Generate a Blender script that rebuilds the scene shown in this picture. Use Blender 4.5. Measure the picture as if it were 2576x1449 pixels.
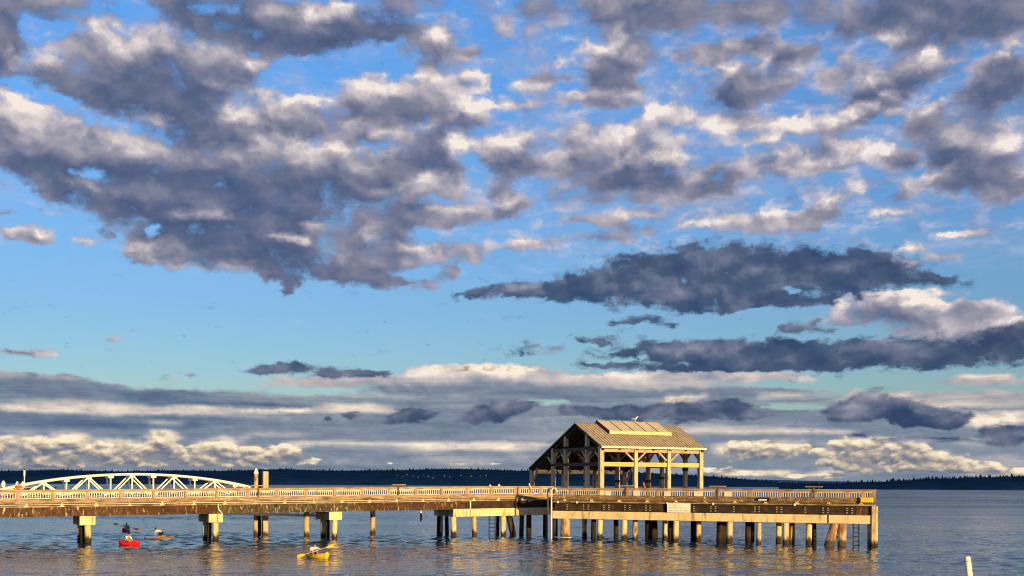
import bpy, bmesh, math, random
import numpy as np
from mathutils import Vector, Matrix, noise as mnoise

for _o in list(bpy.data.objects):
    bpy.data.objects.remove(_o, do_unlink=True)
SC = bpy.context.scene
COL = SC.collection
R = math.radians

# ------------------------------------------------------------------ camera
PW, PH = 2576.0, 1449.0          # size of the photograph's preview the measurements were taken in
F = 3000.0                       # focal length in those pixels
HZ = 1217.5                      # horizon row
EYE = 5.8                        # eye height above the water
cam_d = bpy.data.cameras.new('camera')
cam = bpy.data.objects.new('camera', cam_d)
COL.objects.link(cam)
cam.location = (0, 0, EYE)
cam.rotation_euler = (R(90), 0, 0)
cam_d.sensor_width = 36.0
cam_d.lens = 36.0 * F / PW
cam_d.shift_y = (HZ - PH / 2) / PW
cam_d.clip_start = 0.5
cam_d.clip_end = 60000
ROLL = R(0.27)
cam.rotation_mode = 'XYZ'
cam.matrix_world = Matrix.Translation((0, 0, EYE)) @ Matrix.Rotation(R(90), 4, 'X') @ Matrix.Rotation(ROLL, 4, 'Z')
SC.camera = cam

SC.view_settings.view_transform = 'Standard'
SC.view_settings.look = 'None'
EXPO = 0.5
SC.view_settings.exposure = EXPO
SC.view_settings.gamma = 1.0
SC.cycles.use_adaptive_sampling = True
SC.cycles.adaptive_threshold = 0.012
SC.cycles.max_bounces = 6
SC.cycles.use_denoising = True
SC.cycles.filter_width = 1.05

# ------------------------------------------------------------------ sun
SUN_AZ = (0.48, -0.877)          # towards the sun: behind the camera and to its right
SUN_EL = R(6.5)
sun_d = bpy.data.lights.new('sun', 'SUN')
sun_d.energy = 5.0
sun_d.angle = R(0.5)
sun_d.color = (1.0, 0.68, 0.26)
sun = bpy.data.objects.new('sun', sun_d)
COL.objects.link(sun)
sv = Vector((SUN_AZ[0] * math.cos(SUN_EL), SUN_AZ[1] * math.cos(SUN_EL), math.sin(SUN_EL)))
sun.rotation_euler = sv.to_track_quat('Z', 'Y').to_euler()
sun.location = (40, -60, 60)

# ------------------------------------------------------------------ sky
# Layout of the cloud cover over the sky dome: soft ellipses given as (x, y, rx, ry, turn, cover, light, warmth),
# x and y in hundredths of the view, painted one over the other on a small azimuth / elevation grid.
NX, NY = 130, 84
AZ_MAX, EL_MAX = 13.0, 13.0      # grid reach, in units of 1/30 radian


def sky_coords(px, py):
    az = math.atan((px - 1288.0) / F)
    el = math.atan((HZ - py) / F * math.cos(az))
    return az * 30, el * 30


GA, GE = np.meshgrid(np.linspace(-AZ_MAX, AZ_MAX, NX), EL_MAX * np.linspace(0, 1, NY) ** (1 / .72))   # rows lie closer together near the horizon
CUM = np.zeros((NY, NX)); COVER = np.zeros((NY, NX)); LIGHT = np.full((NY, NX), 0.5); WARM = np.zeros((NY, NX)); SCUD = np.zeros((NY, NX)); SLIGHT = np.full((NY, NX), 0.3)


def soft(px, py, rx, ry, rot, wd=None):
    a, e = sky_coords(px, py)
    c = math.cos(math.atan((px - 1288.0) / F))
    sx = rx / 100.0 * c * c; sy = ry / 100.0 * c
    dx = GA - a; dy = GE - e
    t = R(rot)
    u = (dx * math.cos(t) + dy * math.sin(t)) / sx
    v = (-dx * math.sin(t) + dy * math.cos(t)) / sy
    d = np.sqrt(u * u + v * v)
    wd = wd or (0.9 if py < 640 else 0.55)
    m = np.clip((1 + wd / 2 - d) / wd, 0, 1)
    return m * m * (3 - 2 * m)


def cl(px, py, rx, ry, light, rot=0, cover=.86, warm=0.25):
    m = soft(px, py, rx, ry, rot)
    COVER[:] = COVER * (1 - m) + cover * m
    LIGHT[:] = LIGHT * (1 - m) + light * m
    WARM[:] = WARM * (1 - m) + warm * m


def gap(px, py, rx, ry, rot=0, cover=0.0):
    m = soft(px, py, rx, ry, rot)
    COVER[:] = COVER * (1 - m) + cover * m


def lt(px, py, rx, ry, light, rot=0, warm=0.3, k=1.0):
    m = soft(px, py, rx, ry, rot) * k
    LIGHT[:] = LIGHT * (1 - m) + light * m
    WARM[:] = WARM * (1 - m) + warm * m
    COVER[:] = np.maximum(COVER, m * 0.74)


def cu(px, py, rx, ry, k=1.0):
    CUM[:] = np.maximum(CUM, soft(px, py, rx, ry, 0) * k)


def sc(px, py, rx, ry, rot=0, k=1.0, light=0.3):
    m = soft(px, py, rx, ry, rot, 1.15) * k
    SCUD[:] = np.maximum(SCUD, m)
    SLIGHT[:] = SLIGHT * (1 - m) + light * m

# broken small puffs everywhere in the upper sky, more of them to the right
_px = 1288 + np.tan(GA / 30) * F; _py = HZ - np.tan(GE / 30) / np.cos(GA / 30) * F
_hi = np.clip((640 - _py) / 120, 0, 1)
COVER[:] = _hi * (.14 + .14 * np.clip((_px - 900) / 500, 0, 1) + .10 * np.clip((150 - _py) / 150, 0, 1))
LIGHT[:] = .62 - .3 * np.clip((120 - _py) / 120, 0, 1)
# -- grey and bright cumulus overhead, upper left
cl(100, 5, 190, 38, .25); cl(15, 110, 75, 70, .15); cl(5, 180, 40, 45, .15)
cl(640, 62, 270, 60, .12, -6); cl(880, 72, 200, 48, .10, -6); cl(1000, 8, 110, 18, .3, cover=.7)
cl(330, 150, 210, 62, .40); cl(450, 180, 190, 62, .26); cl(230, 215, 190, 45, .22); cl(370, 262, 220, 55, .15); cl(500, 300, 170, 45, .15)
cl(100, 185, 60, 25, .3); cl(600, 165, 60, 30, .4)
cl(60, 380, 140, 60, .38); cl(110, 325, 170, 40, .5, -10); cl(300, 390, 260, 50, .42); cl(180, 432, 270, 30, .15)
cl(560, 345, 150, 50, .16); cl(720, 300, 150, 40, .4); cl(760, 335, 110, 30, .25); cl(560, 412, 150, 40, .45)
cl(800, 425, 250, 35, .5); cl(560, 475, 430, 42, .12); cl(900, 458, 220, 40, .22)
cl(170, 495, 130, 30, .2); cl(520, 520, 380, 75, .10); cl(520, 610, 210, 55, .08); cl(640, 655, 190, 28, .15); cl(400, 640, 110, 35, .3)
cl(700, 590, 150, 60, .15); cl(700, 685, 80, 25, .12); cl(715, 728, 25, 18, .15, 45)
cl(940, 620, 110, 70, .3); cl(860, 690, 90, 30, .15); cl(950, 705, 100, 18, .22)
gap(115, 82, 45, 30); gap(240, 22, 120, 20, 5, .25); gap(350, 35, 70, 18, 0, .3); gap(540, 15, 40, 20, 0, .4)
gap(110, 248, 95, 24, -18); gap(40, 520, 35, 40); gap(290, 315, 35, 9, 0, .25); gap(225, 438, 55, 12, 0, .2); gap(390, 582, 20, 12); gap(150, 620, 100, 20)
gap(725, 190, 100, 32, 6); gap(900, 150, 130, 28, 8); gap(640, 120, 30, 8, 15, .3); gap(20, 690, 260, 30); gap(250, 725, 300, 35)
lt(270, 85, 95, 26, .85); lt(370, 98, 90, 24, .85); lt(350, 64, 40, 14, .8); lt(330, 125, 60, 25, .6); lt(480, 118, 100, 16, .58); lt(510, 118, 16, 10, .8)
lt(95, 155, 50, 14, .8, 12); lt(15, 140, 22, 12, .6); lt(190, 168, 36, 18, .52)
lt(780, 38, 55, 22, .72); lt(865, 26, 40, 16, .68); lt(690, 35, 60, 20, .35); lt(625, 155, 35, 14, .62); lt(525, 205, 22, 16, .6); lt(700, 190, 25, 14, .75, k=.75)
lt(60, 270, 90, 24, .92, -18, .45); lt(150, 300, 60, 16, .8, -18); lt(70, 310, 90, 20, .7, -12); lt(380, 306, 34, 14, .8); lt(335, 360, 36, 14, .85, warm=.4); lt(330, 375, 80, 24, .55)
lt(620, 248, 70, 26, .85); lt(750, 248, 110, 16, .92, -4, .35); lt(600, 285, 55, 24, .75); lt(730, 270, 110, 16, .65)
lt(720, 372, 95, 18, .9, -6, .4); lt(880, 382, 150, 13, .92, 2, .45); lt(760, 400, 170, 16, .72, 0, .4); lt(600, 400, 40, 20, .55); lt(870, 415, 170, 15, .55, 0, .4)
lt(235, 466, 55, 9, .85); lt(490, 537, 72, 14, .58); lt(350, 557, 28, 14, .45); lt(300, 480, 200, 12, .3)
lt(350, 632, 75, 16, .6); lt(440, 665, 80, 9, .68); lt(560, 672, 80, 5, .6); lt(742, 608, 40, 10, .85); lt(795, 578, 40, 14, .6); lt(700, 505, 70, 10, .32)
# small clouds at the left edge
cl(65, 600, 78, 20, .3); lt(62, 586, 72, 9, .75); cl(5, 545, 32, 14, .4); cl(206, 616, 24, 14, .7); cl(250, 602, 16, 14, .25)
# -- middle
cl(1000, 240, 160, 40, .48); cl(960, 285, 120, 38, .24); cl(1060, 370, 70, 50, .26); cl(1050, 425, 110, 40, .18); cl(1150, 302, 95, 26, .36); cl(920, 335, 120, 28, .45)
lt(925, 200, 82, 17, .92, 3, .35); lt(1130, 195, 105, 17, .92, 0, .35); lt(1080, 178, 30, 12, .75); lt(920, 235, 60, 20, .66); lt(1110, 222, 110, 18, .62); lt(1200, 212, 30, 14, .8)
lt(1180, 264, 62, 22, .9); lt(1290, 262, 85, 13, .85, -5); lt(1400, 270, 50, 7, .78); lt(885, 322, 26, 14, .82); lt(980, 340, 40, 11, .78); lt(1050, 325, 28, 12, .85)
lt(1185, 358, 72, 22, .97, 4, .45); lt(1190, 345, 60, 12, .95, 0, .4)
cl(1105, 120, 40, 55, .4); lt(1105, 92, 30, 26, .78); lt(1035, 138, 26, 12, .62); cl(1170, 123, 22, 12, .2, 0, .75); cl(1226, 88, 18, 9, .5, 0, .8); cl(1252, 50, 18, 12, .3, 0, .6); lt(1140, 148, 24, 12, .6)
cl(1290, 395, 75, 55, .42); lt(1290, 345, 55, 20, .8); lt(1310, 370, 60, 10, .75); cl(1310, 425, 70, 25, .25); lt(1230, 375, 40, 12, .7)
cl(1490, 350, 110, 35, .5); lt(1450, 322, 55, 14, .75); lt(1525, 328, 55, 15, .92); lt(1420, 345, 30, 14, .6)
cl(1600, 22, 170, 45, .24); cl(1360, 22, 90, 26, .3, 0, .65); cl(1545, 155, 100, 38, .17, 25); cl(1390, 188, 42, 15, .22); cl(1600, 130, 60, 30, .45); cl(1540, 205, 80, 12, .25)
lt(1475, 122, 34, 22, .9); lt(1530, 103, 45, 12, .85, 38); lt(1430, 155, 30, 14, .75); lt(1590, 180, 40, 10, .7); lt(1620, 140, 45, 12, .55)
cl(1340, 216, 48, 9, .7, 0, .75); cl(1690, 212, 18, 9, .7, 0, .6); cl(1735, 220, 16, 9, .6, 0, .55)
cl(1485, 250, 110, 18, .45); lt(1480, 236, 90, 9, .78); lt(1560, 248, 50, 8, .75)
cl(1660, 292, 88, 25, .6); lt(1655, 280, 85, 13, .85)
cl(1620, 400, 120, 45, .5); cl(1600, 455, 145, 36, .12); cl(1430, 415, 70, 30, .3); lt(1660, 352, 80, 12, .75, 5); lt(1690, 392, 70, 20, .93, 0, .5); lt(1580, 388, 70, 12, .65, 20); lt(1400, 395, 60, 12, .65)
# -- right
cl(1860, 28, 130, 26, .2, 0, .9); cl(2260, 30, 200, 45, .12); cl(2340, 80, 120, 40, .25); cl(2510, 40, 140, 50, .15); cl(2100, 10, 120, 18, .3, 0, .7)
cl(1780, 135, 70, 25, .25); cl(1895, 115, 65, 24, .22, 10, .9); cl(1990, 128, 60, 20, .1, 15); lt(1930, 82, 28, 9, .92); lt(1752, 128, 16, 8, .7); lt(1832, 112, 26, 10, .6)
cl(1905, 210, 120, 38, .24, 8); cl(1845, 232, 55, 30, .15); lt(1815, 185, 28, 13, .9, 15); lt(1922, 160, 30, 14, .92); lt(2015, 170, 28, 14, .95); lt(2040, 130, 26, 9, .6, -15); lt(1960, 185, 60, 10, .55)
cl(2280, 190, 130, 40, .3, 12); cl(2200, 238, 115, 26, .1, 14); cl(2130, 180, 70, 30, .4, 0, .8)
lt(2120, 130, 30, 16, .82); lt(2225, 104, 42, 16, .92); lt(2322, 140, 26, 20, .97); lt(2372, 152, 42, 14, .82); lt(2300, 165, 90, 14, .6); lt(2110, 218, 22, 14, .6); lt(2172, 200, 28, 10, .72)
cl(2530, 180, 90, 42, .1); cl(2490, 232, 70, 42, .16); lt(2545, 112, 60, 15, .88, 22); lt(2480, 125, 30, 12, .7)
cl(2340, 290, 70, 30, .2, 20, .9); lt(2385, 250, 48, 9, .82, 20)
cl(2440, 355, 120, 65, .25); cl(2390, 395, 60, 35, .12); cl(2450, 435, 110, 28, .3, 8); cl(2330, 462, 100, 14, .38, 20); cl(2520, 462, 110, 30, .2); lt(2500, 300, 70, 20, .82); lt(2530, 348, 50, 25, .88); lt(2350, 440, 60, 9, .75, 25); lt(2562, 425, 30, 10, .82); lt(2440, 330, 50, 30, .5)
cl(1850, 300, 80, 25, .7); lt(1838, 318, 52, 12, .88); lt(1900, 345, 62, 12, .82); cl(1990, 312, 62, 18, .7); lt(1990, 305, 60, 11, .92)
cl(2140, 295, 120, 22, .3, 22); lt(2150, 278, 100, 10, .9, 22); lt(2235, 288, 40, 14, .75, 35); cl(1740, 292, 40, 16, .75)
cl(2030, 405, 190, 32, .6, 5); lt(1940, 390, 85, 15, .9); lt(2095, 392, 60, 20, .9); lt(2210, 368, 38, 20, .97); cl(2262, 400, 40, 22, .2); cl(1780, 425, 70, 24, .6); cl(1800, 462, 75, 24, .15, 20); lt(2050, 420, 70, 8, .4)
# -- band below, right of the middle
cl(2060, 535, 90, 26, .3, 22); lt(2050, 488, 42, 14, .88, 18); lt(2170, 468, 38, 18, .95); lt(2120, 500, 50, 12, .8); lt(2260, 530, 95, 9, .78, 8); cl(1900, 560, 120, 22, .4); lt(1960, 528, 62, 14, .85); lt(1790, 548, 90, 14, .88, 5); lt(1620, 538, 110, 12, .72, 6)
cl(1500, 560, 75, 13, .45); lt(1490, 553, 70, 6, .78); cl(1350, 612, 115, 11, .5, 4); lt(1340, 604, 100, 5, .72); cl(1450, 505, 85, 22, .5, 0, .6); cl(1600, 500, 90, 16, .5, 0, .65); cl(1560, 590, 130, 12, .4, 8, .75); cl(1750, 500, 60, 14, .55, 0, .6)
cl(2425, 580, 75, 11, .78, 4); cl(2300, 618, 52, 15, .65, 0, .8); cl(2320, 652, 110, 9, .5, 4, .75); cl(2480, 640, 60, 8, .3, 0, .6)
cl(1090, 475, 100, 28, .62); cl(1040, 540, 100, 28, .2); lt(1085, 462, 40, 14, .8); lt(1000, 488, 80, 12, .66); lt(1150, 465, 40, 10, .7); cl(1200, 535, 135, 25, .35, 8); lt(1180, 520, 125, 9, .8, 8); cl(1250, 480, 50, 18, .35, 0, .85)
lt(915, 592, 30, 14, .78); cl(1130, 635, 100, 22, .45); lt(1080, 618, 85, 8, .78); lt(1185, 650, 50, 7, .6); lt(1005, 662, 26, 9, .66); cl(1065, 712, 36, 15, .3, 25, .75); cl(1110, 680, 50, 14, .35, 30, .7)
gap(1240, 580, 100, 14, 8)
# -- pale clouds behind the long dark ones at the right
cl(2290, 785, 240, 34, .42); cl(2420, 830, 210, 26, .5); cl(2460, 862, 120, 16, .5); lt(2250, 742, 190, 14, .75); lt(2310, 760, 110, 9, .95, 0, .6); lt(2110, 765, 50, 14, .7); lt(2460, 800, 140, 9, .72, -6); lt(2330, 800, 200, 9, .36); lt(2380, 835, 160, 6, .66, -3)
cl(65, 890, 80, 15, .62, -2); lt(42, 893, 50, 6, .2); cl(268, 855, 34, 6, .45, 0, .85); cl(205, 852, 30, 4, .5, 0, .6); cl(950, 905, 36, 4, .6, 0, .8); cl(530, 750, 14, 3, .3, 0, .6)
# -- sheet low over the water
for _x in range(-100, 2800, 130):
    cl(_x, 1120, 150, 130, .40, 0, 1, .6)
cl(120, 972, 260, 26, .42, -3, 1, .3); cl(450, 1004, 380, 18, .2, -3, 1, .1); cl(150, 985, 200, 14, .25, -2, 1, .1); cl(60, 985, 160, 12, .28, 0, 1, .1)
cl(1000, 962, 330, 18, .6, 0, 1, .3); cl(1560, 952, 470, 20, .62, 0, 1, .25); cl(1300, 985, 380, 14, .28, 0, 1, .1); cl(1650, 988, 420, 14, .34, 0, 1, .15); cl(700, 1003, 200, 8, .5, 0, 1, .3)
cl(1210, 934, 190, 22, .8, 0, 1, .7); lt(1230, 922, 150, 8, 1, 0, .75); lt(1060, 940, 60, 8, .85, 8, .7); lt(1520, 938, 160, 6, .75, 0, .5); lt(1130, 972, 80, 8, .36, 0, .1)
cl(2480, 952, 130, 10, .55, 0, 1, .4); cl(2400, 1000, 240, 22, .6, 0, 1, .4); lt(2490, 940, 110, 4, .75, 0, .5)
gap(800, 978, 130, 8, 2); gap(2140, 958, 190, 11, 3); gap(1980, 1015, 130, 7, 0, .1); gap(1370, 1014, 70, 7, 0, .25); gap(2330, 978, 60, 5, 0, .3); gap(450, 960, 150, 10, -3); gap(150, 935, 240, 14, -1)
lt(380, 1035, 360, 9, .84, 0, .7); lt(700, 1033, 90, 8, 1.0, 0, .9); lt(100, 1040, 120, 9, .9, 0, .7); lt(900, 1030, 130, 9, .78, 0, .5)
lt(300, 1066, 430, 17, .24, 0, .15); lt(1000, 1082, 450, 24, .36, 0, .2); lt(1450, 1100, 300, 25, .46, 0, .2); lt(420, 1068, 40, 5, .6, 0, .4); lt(700, 1090, 120, 6, .62, 0, .4)
lt(2500, 1048, 90, 22, 1, 0, .8); lt(2150, 985, 60, 10, .7); lt(2250, 990, 40, 8, .85); lt(2440, 1015, 120, 6, .8, 0, .6); lt(1960, 990, 60, 8, .7); lt(1730, 1000, 50, 9, .8, 0, .4); lt(1690, 1003, 20, 10, .85)
lt(250, 1140, 330, 34, .50, 0, .85); lt(620, 1145, 160, 26, .48, 0, .8); lt(60, 1114, 85, 15, .84, 0, 1); lt(175, 1104, 46, 14, .9, 0, 1); lt(408, 1103, 44, 17, .97, 0, 1); lt(300, 1124, 90, 14, .78, 0, .95); lt(560, 1112, 70, 12, .72, 8, .8); lt(720, 1130, 55, 14, .74, 10, .8)
lt(150, 1150, 180, 14, .62, 0, .9); lt(420, 1150, 170, 14, .5, 0, .7); lt(560, 1165, 120, 10, .55, 0, .7); lt(250, 1172, 300, 6, .45, 0, .6); lt(120, 1165, 60, 6, .36, 0, .4)
lt(930, 1119, 190, 8, .74, 0, .6); lt(1200, 1122, 200, 10, .90, 0, .8); lt(1100, 1155, 260, 14, .5, 0, .4); lt(1180, 1165, 60, 8, .62, 0, .6); lt(980, 1150, 50, 9, .4, 0, .2)
lt(1780, 1080, 220, 9, .74, 0, .5); lt(1950, 1122, 115, 18, .74, 3, .7); lt(1840, 1128, 50, 18, .76, 0, .8); lt(1900, 1185, 100, 8, .72, 0, .7); lt(1760, 1160, 80, 22, .46, 0, .3)
lt(2180, 1125, 120, 28, .86, 0, .95); lt(2300, 1155, 160, 24, .72, 0, .8); lt(2130, 1175, 100, 16, .76, 10, .8); lt(2460, 1160, 130, 22, .58, 0, .5); lt(2050, 1130, 30, 55, .4, -25, .1); lt(2440, 1108, 140, 9, .4, 0, .1); lt(2500, 1100, 90, 12, .5, 0, .2); lt(2050, 1082, 100, 8, .8, 0, .7); lt(2500, 1190, 90, 5, .68, 0, .6)
_m = np.clip((3.0 - GE) / .8, 0, 1)
WARM[:] = np.maximum(WARM, .6 * _m)
# -- dark scud in front
sc(1290, 737, 140, 17, 2); sc(1480, 712, 170, 38, 8); sc(1700, 692, 220, 68, 3); sc(1900, 690, 250, 68, 0, 1, .34); sc(2130, 680, 180, 50, -4, 1, .22); sc(2330, 702, 105, 13, 0, .9); sc(1880, 758, 250, 18, 0, .9); sc(1600, 650, 90, 14, 12, .7)
SCUD *= 1 - .9 * np.maximum(soft(1845, 690, 22, 8, 0), np.maximum(soft(2000, 728, 22, 12, 0), soft(1725, 695, 10, 12, 30) * .5))
sc(1800, 885, 260, 32, 0, 1, .26); sc(2080, 890, 300, 34, 0, 1, .2); sc(2330, 885, 160, 36, 0, 1, .22); sc(2545, 862, 100, 42, 0, 1, .22); sc(1350, 878, 130, 8, 0, .75, .4); sc(1520, 850, 60, 11, 0, .85, .35); sc(1540, 912, 85, 13, 2, 1, .3); sc(1920, 922, 340, 11, 0, 1, .22)
SCUD *= 1 - .8 * np.maximum(soft(1560, 898, 80, 4, 0), soft(2000, 915, 40, 4, 0))
sc(1620, 808, 85, 9, -3, .75, .4); sc(2010, 823, 45, 12, 8, .95, .3); sc(2085, 833, 28, 9, 0, .95, .3); sc(2545, 822, 40, 8, 0, .7)
sc(705, 930, 90, 10, 5, 1, .25); sc(870, 937, 120, 10, -2, 1, .28); sc(480, 948, 16, 3, 0, .6, .5)
sc(1035, 1046, 62, 17, 8, 1, .2); sc(888, 1046, 22, 9, 0, .9, .25); sc(833, 1056, 10, 9, 0, .85, .3); sc(1250, 1036, 90, 22, 14, 1, .36); sc(1435, 1030, 45, 12, 4, .95, .25); sc(1560, 1036, 85, 18, 3, 1, .3); sc(1760, 1030, 150, 24, 0, 1, .26); sc(1890, 1042, 60, 9, 0, .8, .4)
sc(2165, 1020, 85, 36, 12, 1, .42); sc(2270, 1028, 90, 34, -8, 1, .2); sc(2385, 1052, 62, 22, 4, 1, .22); sc(2036, 1086, 17, 9, 0, 1, .3); sc(2320, 1102, 120, 8, 0, .85, .5); sc(2530, 1088, 70, 26, 0, .9, .5); sc(2160, 1095, 30, 6, 0, .8, .4); sc(1760, 1050, 200, 10, 0, .6, .5)
# -- cumulus heads of the far banks
for q in ((40, 1128, 85, 26), (120, 1122, 60, 24), (176, 1114, 48, 24), (250, 1132, 70, 20), (310, 1138, 90, 22), (408, 1114, 46, 26), (470, 1138, 60, 18), (555, 1132, 80, 20), (620, 1138, 50, 16), (718, 1138, 58, 22), (760, 1160, 50, 14)): cu(*q)
for q in ((150, 1166, 260, 18, .9), (520, 1166, 240, 15, .85), (1190, 1166, 70, 9, .8), (1350, 1168, 40, 9, .8), (985, 1166, 50, 7, .6), (1640, 1175, 40, 8, .6)): cu(*q)
for q in ((1850, 1124, 44, 20), (1920, 1118, 60, 16), (1990, 1128, 80, 16), (1840, 1150, 30, 16, .8), (1900, 1187, 95, 9), (1990, 1194, 50, 6), (2090, 1192, 60, 10), (2150, 1128, 70, 26), (2210, 1118, 70, 24), (2290, 1140, 90, 26), (2180, 1160, 130, 22), (2330, 1166, 120, 18), (2440, 1172, 90, 14, .8), (2540, 1186, 60, 8, .8), (2400, 1140, 60, 12, .7)): cu(*q)
for q in ((1130, 931, 60, 9), (1172, 922, 26, 10), (1226, 920, 26, 11), (1272, 922, 24, 9), (1330, 928, 60, 6, .9), (1480, 932, 60, 4, .8), (1690, 1001, 22, 11, .9), (1740, 1003, 30, 9, .9), (2165, 985, 34, 11, .8), (2246, 988, 22, 11, .9), (1945, 988, 26, 7, .8), (1300, 1018, 40, 7, .7), (95, 975, 40, 7, .7)): cu(*q)
for q in ((110, 1152, 190, 32, .95), (400, 1152, 170, 30, .9), (610, 1152, 150, 24, .9), (2190, 1150, 150, 40, 1), (2250, 1120, 90, 26, 1), (1930, 1132, 100, 26, .9), (2400, 1168, 140, 22, .9), (1800, 1180, 60, 12, .8), (2520, 1180, 90, 14, .9), (2120, 1108, 50, 16, .9)): cu(*q)


# the low sun lights what stands free towards it: upper rims brighter, undersides darker
def lit_rims(c, up):
    e_src = GE + up
    rows = np.interp(e_src[:, 0], GE[:, 0], np.arange(NY))
    lo_ = np.clip(np.floor(rows).astype(int), 0, NY - 2); fr_ = (rows - lo_)[:, None]
    return c - (c[lo_] * (1 - fr_) + c[lo_ + 1] * fr_)


_hm = np.clip((GE - 2.2) / 1.2, 0, 1)
LIGHT[:] = np.clip(LIGHT + .20 * _hm * (lit_rims(COVER, .45) + .5 * lit_rims(COVER, .2)), 0, 1)
SLIGHT[:] = np.clip(SLIGHT + .20 * lit_rims(SCUD, .25), 0, 1)
_cl = np.clip(.54 + .34 * lit_rims(CUM, .22) + .30 * lit_rims(CUM, .10), 0, 1)
_cm = np.clip(CUM * 1.6, 0, 1) * (1 - np.clip(SCUD * 1.5, 0, 1))
SLIGHT[:] = SLIGHT * (1 - _cm) + _cl * _cm


def row_curve(nt, mats, i, xin):
    n = nt.nodes.new('ShaderNodeRGBCurve')
    m = n.mapping
    m.use_clip = True
    m.clip_min_x, m.clip_min_y, m.clip_max_x, m.clip_max_y = 0, 0, 1, 1
    for ch in range(3):
        cv = m.curves[ch]
        ys = mats[ch][i]
        cv.points[0].location = (0, float(ys[0])); cv.points[1].location = (1, float(ys[-1]))
        for j in range(1, NX - 1):
            # leave out the points a straight line already passes through
            if abs(ys[j] - ys[j - 1]) < 1e-4 and abs(ys[j + 1] - ys[j]) < 1e-4:
                continue
            cv.points.new(j / (NX - 1), float(ys[j]))
        for p in cv.points:
            p.handle_type = 'VECTOR'
    m.update()
    nt.links.new(xin, n.inputs['Color'])
    return n.outputs['Color']


def srgb(r, g, b):
    f = lambda c: (c / 255 / 12.92) if c <= 10 else ((c / 255 + 0.055) / 1.055) ** 2.4
    return (f(r), f(g), f(b), 1)


def srgb_v(*c): return srgb(*c)[:3]


world = bpy.data.worlds.new('World')
SC.world = world
world.use_nodes = True
wt = world.node_tree
wt.nodes.clear()
WL = wt.links.new


def wm(op, a, b=None, c=None, clamp=False):
    n = wt.nodes.new('ShaderNodeMath'); n.operation = op; n.use_clamp = clamp
    for k, v in enumerate((a, b, c)):
        if v is None: continue
        if isinstance(v, (int, float)): n.inputs[k].default_value = v
        else: WL(v, n.inputs[k])
    return n.outputs[0]


def wv(op, a, b=None, c=None):
    n = wt.nodes.new('ShaderNodeVectorMath'); n.operation = op
    for k, v in enumerate((a, b, c)):
        if v is None: continue
        if isinstance(v, tuple): n.inputs[k].default_value = v
        else: WL(v, n.inputs[k])
    return n.outputs[0]


def wnoise(vec, scale, detail, rough, dist=0.0, lac=2.0):
    n = wt.nodes.new('ShaderNodeTexNoise'); n.noise_dimensions = '3D'
    n.inputs['Scale'].default_value = scale; n.inputs['Detail'].default_value = detail
    n.inputs['Roughness'].default_value = rough; n.inputs['Distortion'].default_value = dist
    n.inputs['Lacunarity'].default_value = lac
    WL(vec, n.inputs['Vector'])
    return n


def wsmooth(v, lo, hi):
    n = wt.nodes.new('ShaderNodeMapRange'); n.interpolation_type = 'SMOOTHSTEP'
    WL(v, n.inputs[0]); n.inputs[1].default_value = lo; n.inputs[2].default_value = hi
    return n.outputs[0]


def wramp(fac, stops, interp='LINEAR'):
    n = wt.nodes.new('ShaderNodeValToRGB'); n.color_ramp.interpolation = interp
    el = n.color_ramp.elements
    while len(el) < len(stops): el.new(0.5)
    for e, (p, c) in zip(el, stops):
        e.position = p; e.color = c
    WL(fac, n.inputs[0])
    return n.outputs[0]


def wmix(fac, a, b, blend='MIX'):
    n = wt.nodes.new('ShaderNodeMix'); n.data_type = 'RGBA'; n.blend_type = blend
    if isinstance(fac, (int, float)): n.inputs[0].default_value = fac
    else: WL(fac, n.inputs[0])
    for k, v in ((6, a), (7, b)):
        if isinstance(v, tuple): n.inputs[k].default_value = v
        else: WL(v, n.inputs[k])
    return n.outputs[2]


def wcomb(x, y, z=0.0):
    n = wt.nodes.new('ShaderNodeCombineXYZ')
    for k, v in enumerate((x, y, z)):
        if isinstance(v, (int, float)): n.inputs[k].default_value = v
        else: WL(v, n.inputs[k])
    return n.outputs[0]


tc = wt.nodes.new('ShaderNodeTexCoord')
sep = wt.nodes.new('ShaderNodeSeparateXYZ'); WL(tc.outputs['Generated'], sep.inputs[0])
az = wm('MULTIPLY', wm('ARCTAN2', sep.outputs[0], sep.outputs[1]), 30.0)
el = wm('MULTIPLY', wm('ARCSINE', sep.outputs[2]), 30.0)
elp = wm('MAXIMUM', el, 0.0)
# features get flatter towards the horizon
elq = wm('MULTIPLY', wm('POWER', elp, 0.86), 2.0)
Q = wcomb(az, elq, 0.0)
w1 = wnoise(Q, 0.55, 3, 0.5)
w2 = wnoise(Q, 2.1, 6, 0.62)
wa = wv('MULTIPLY', wv('SUBTRACT', w1.outputs['Color'], (0.5, 0.5, 0.5)), (1.5, 0.55, 0))
wb = wv('MULTIPLY', wv('SUBTRACT', w2.outputs['Color'], (0.5, 0.5, 0.5)), (0.85, 0.42, 0))
wsum = wv('ADD', wa, wb)
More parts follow.
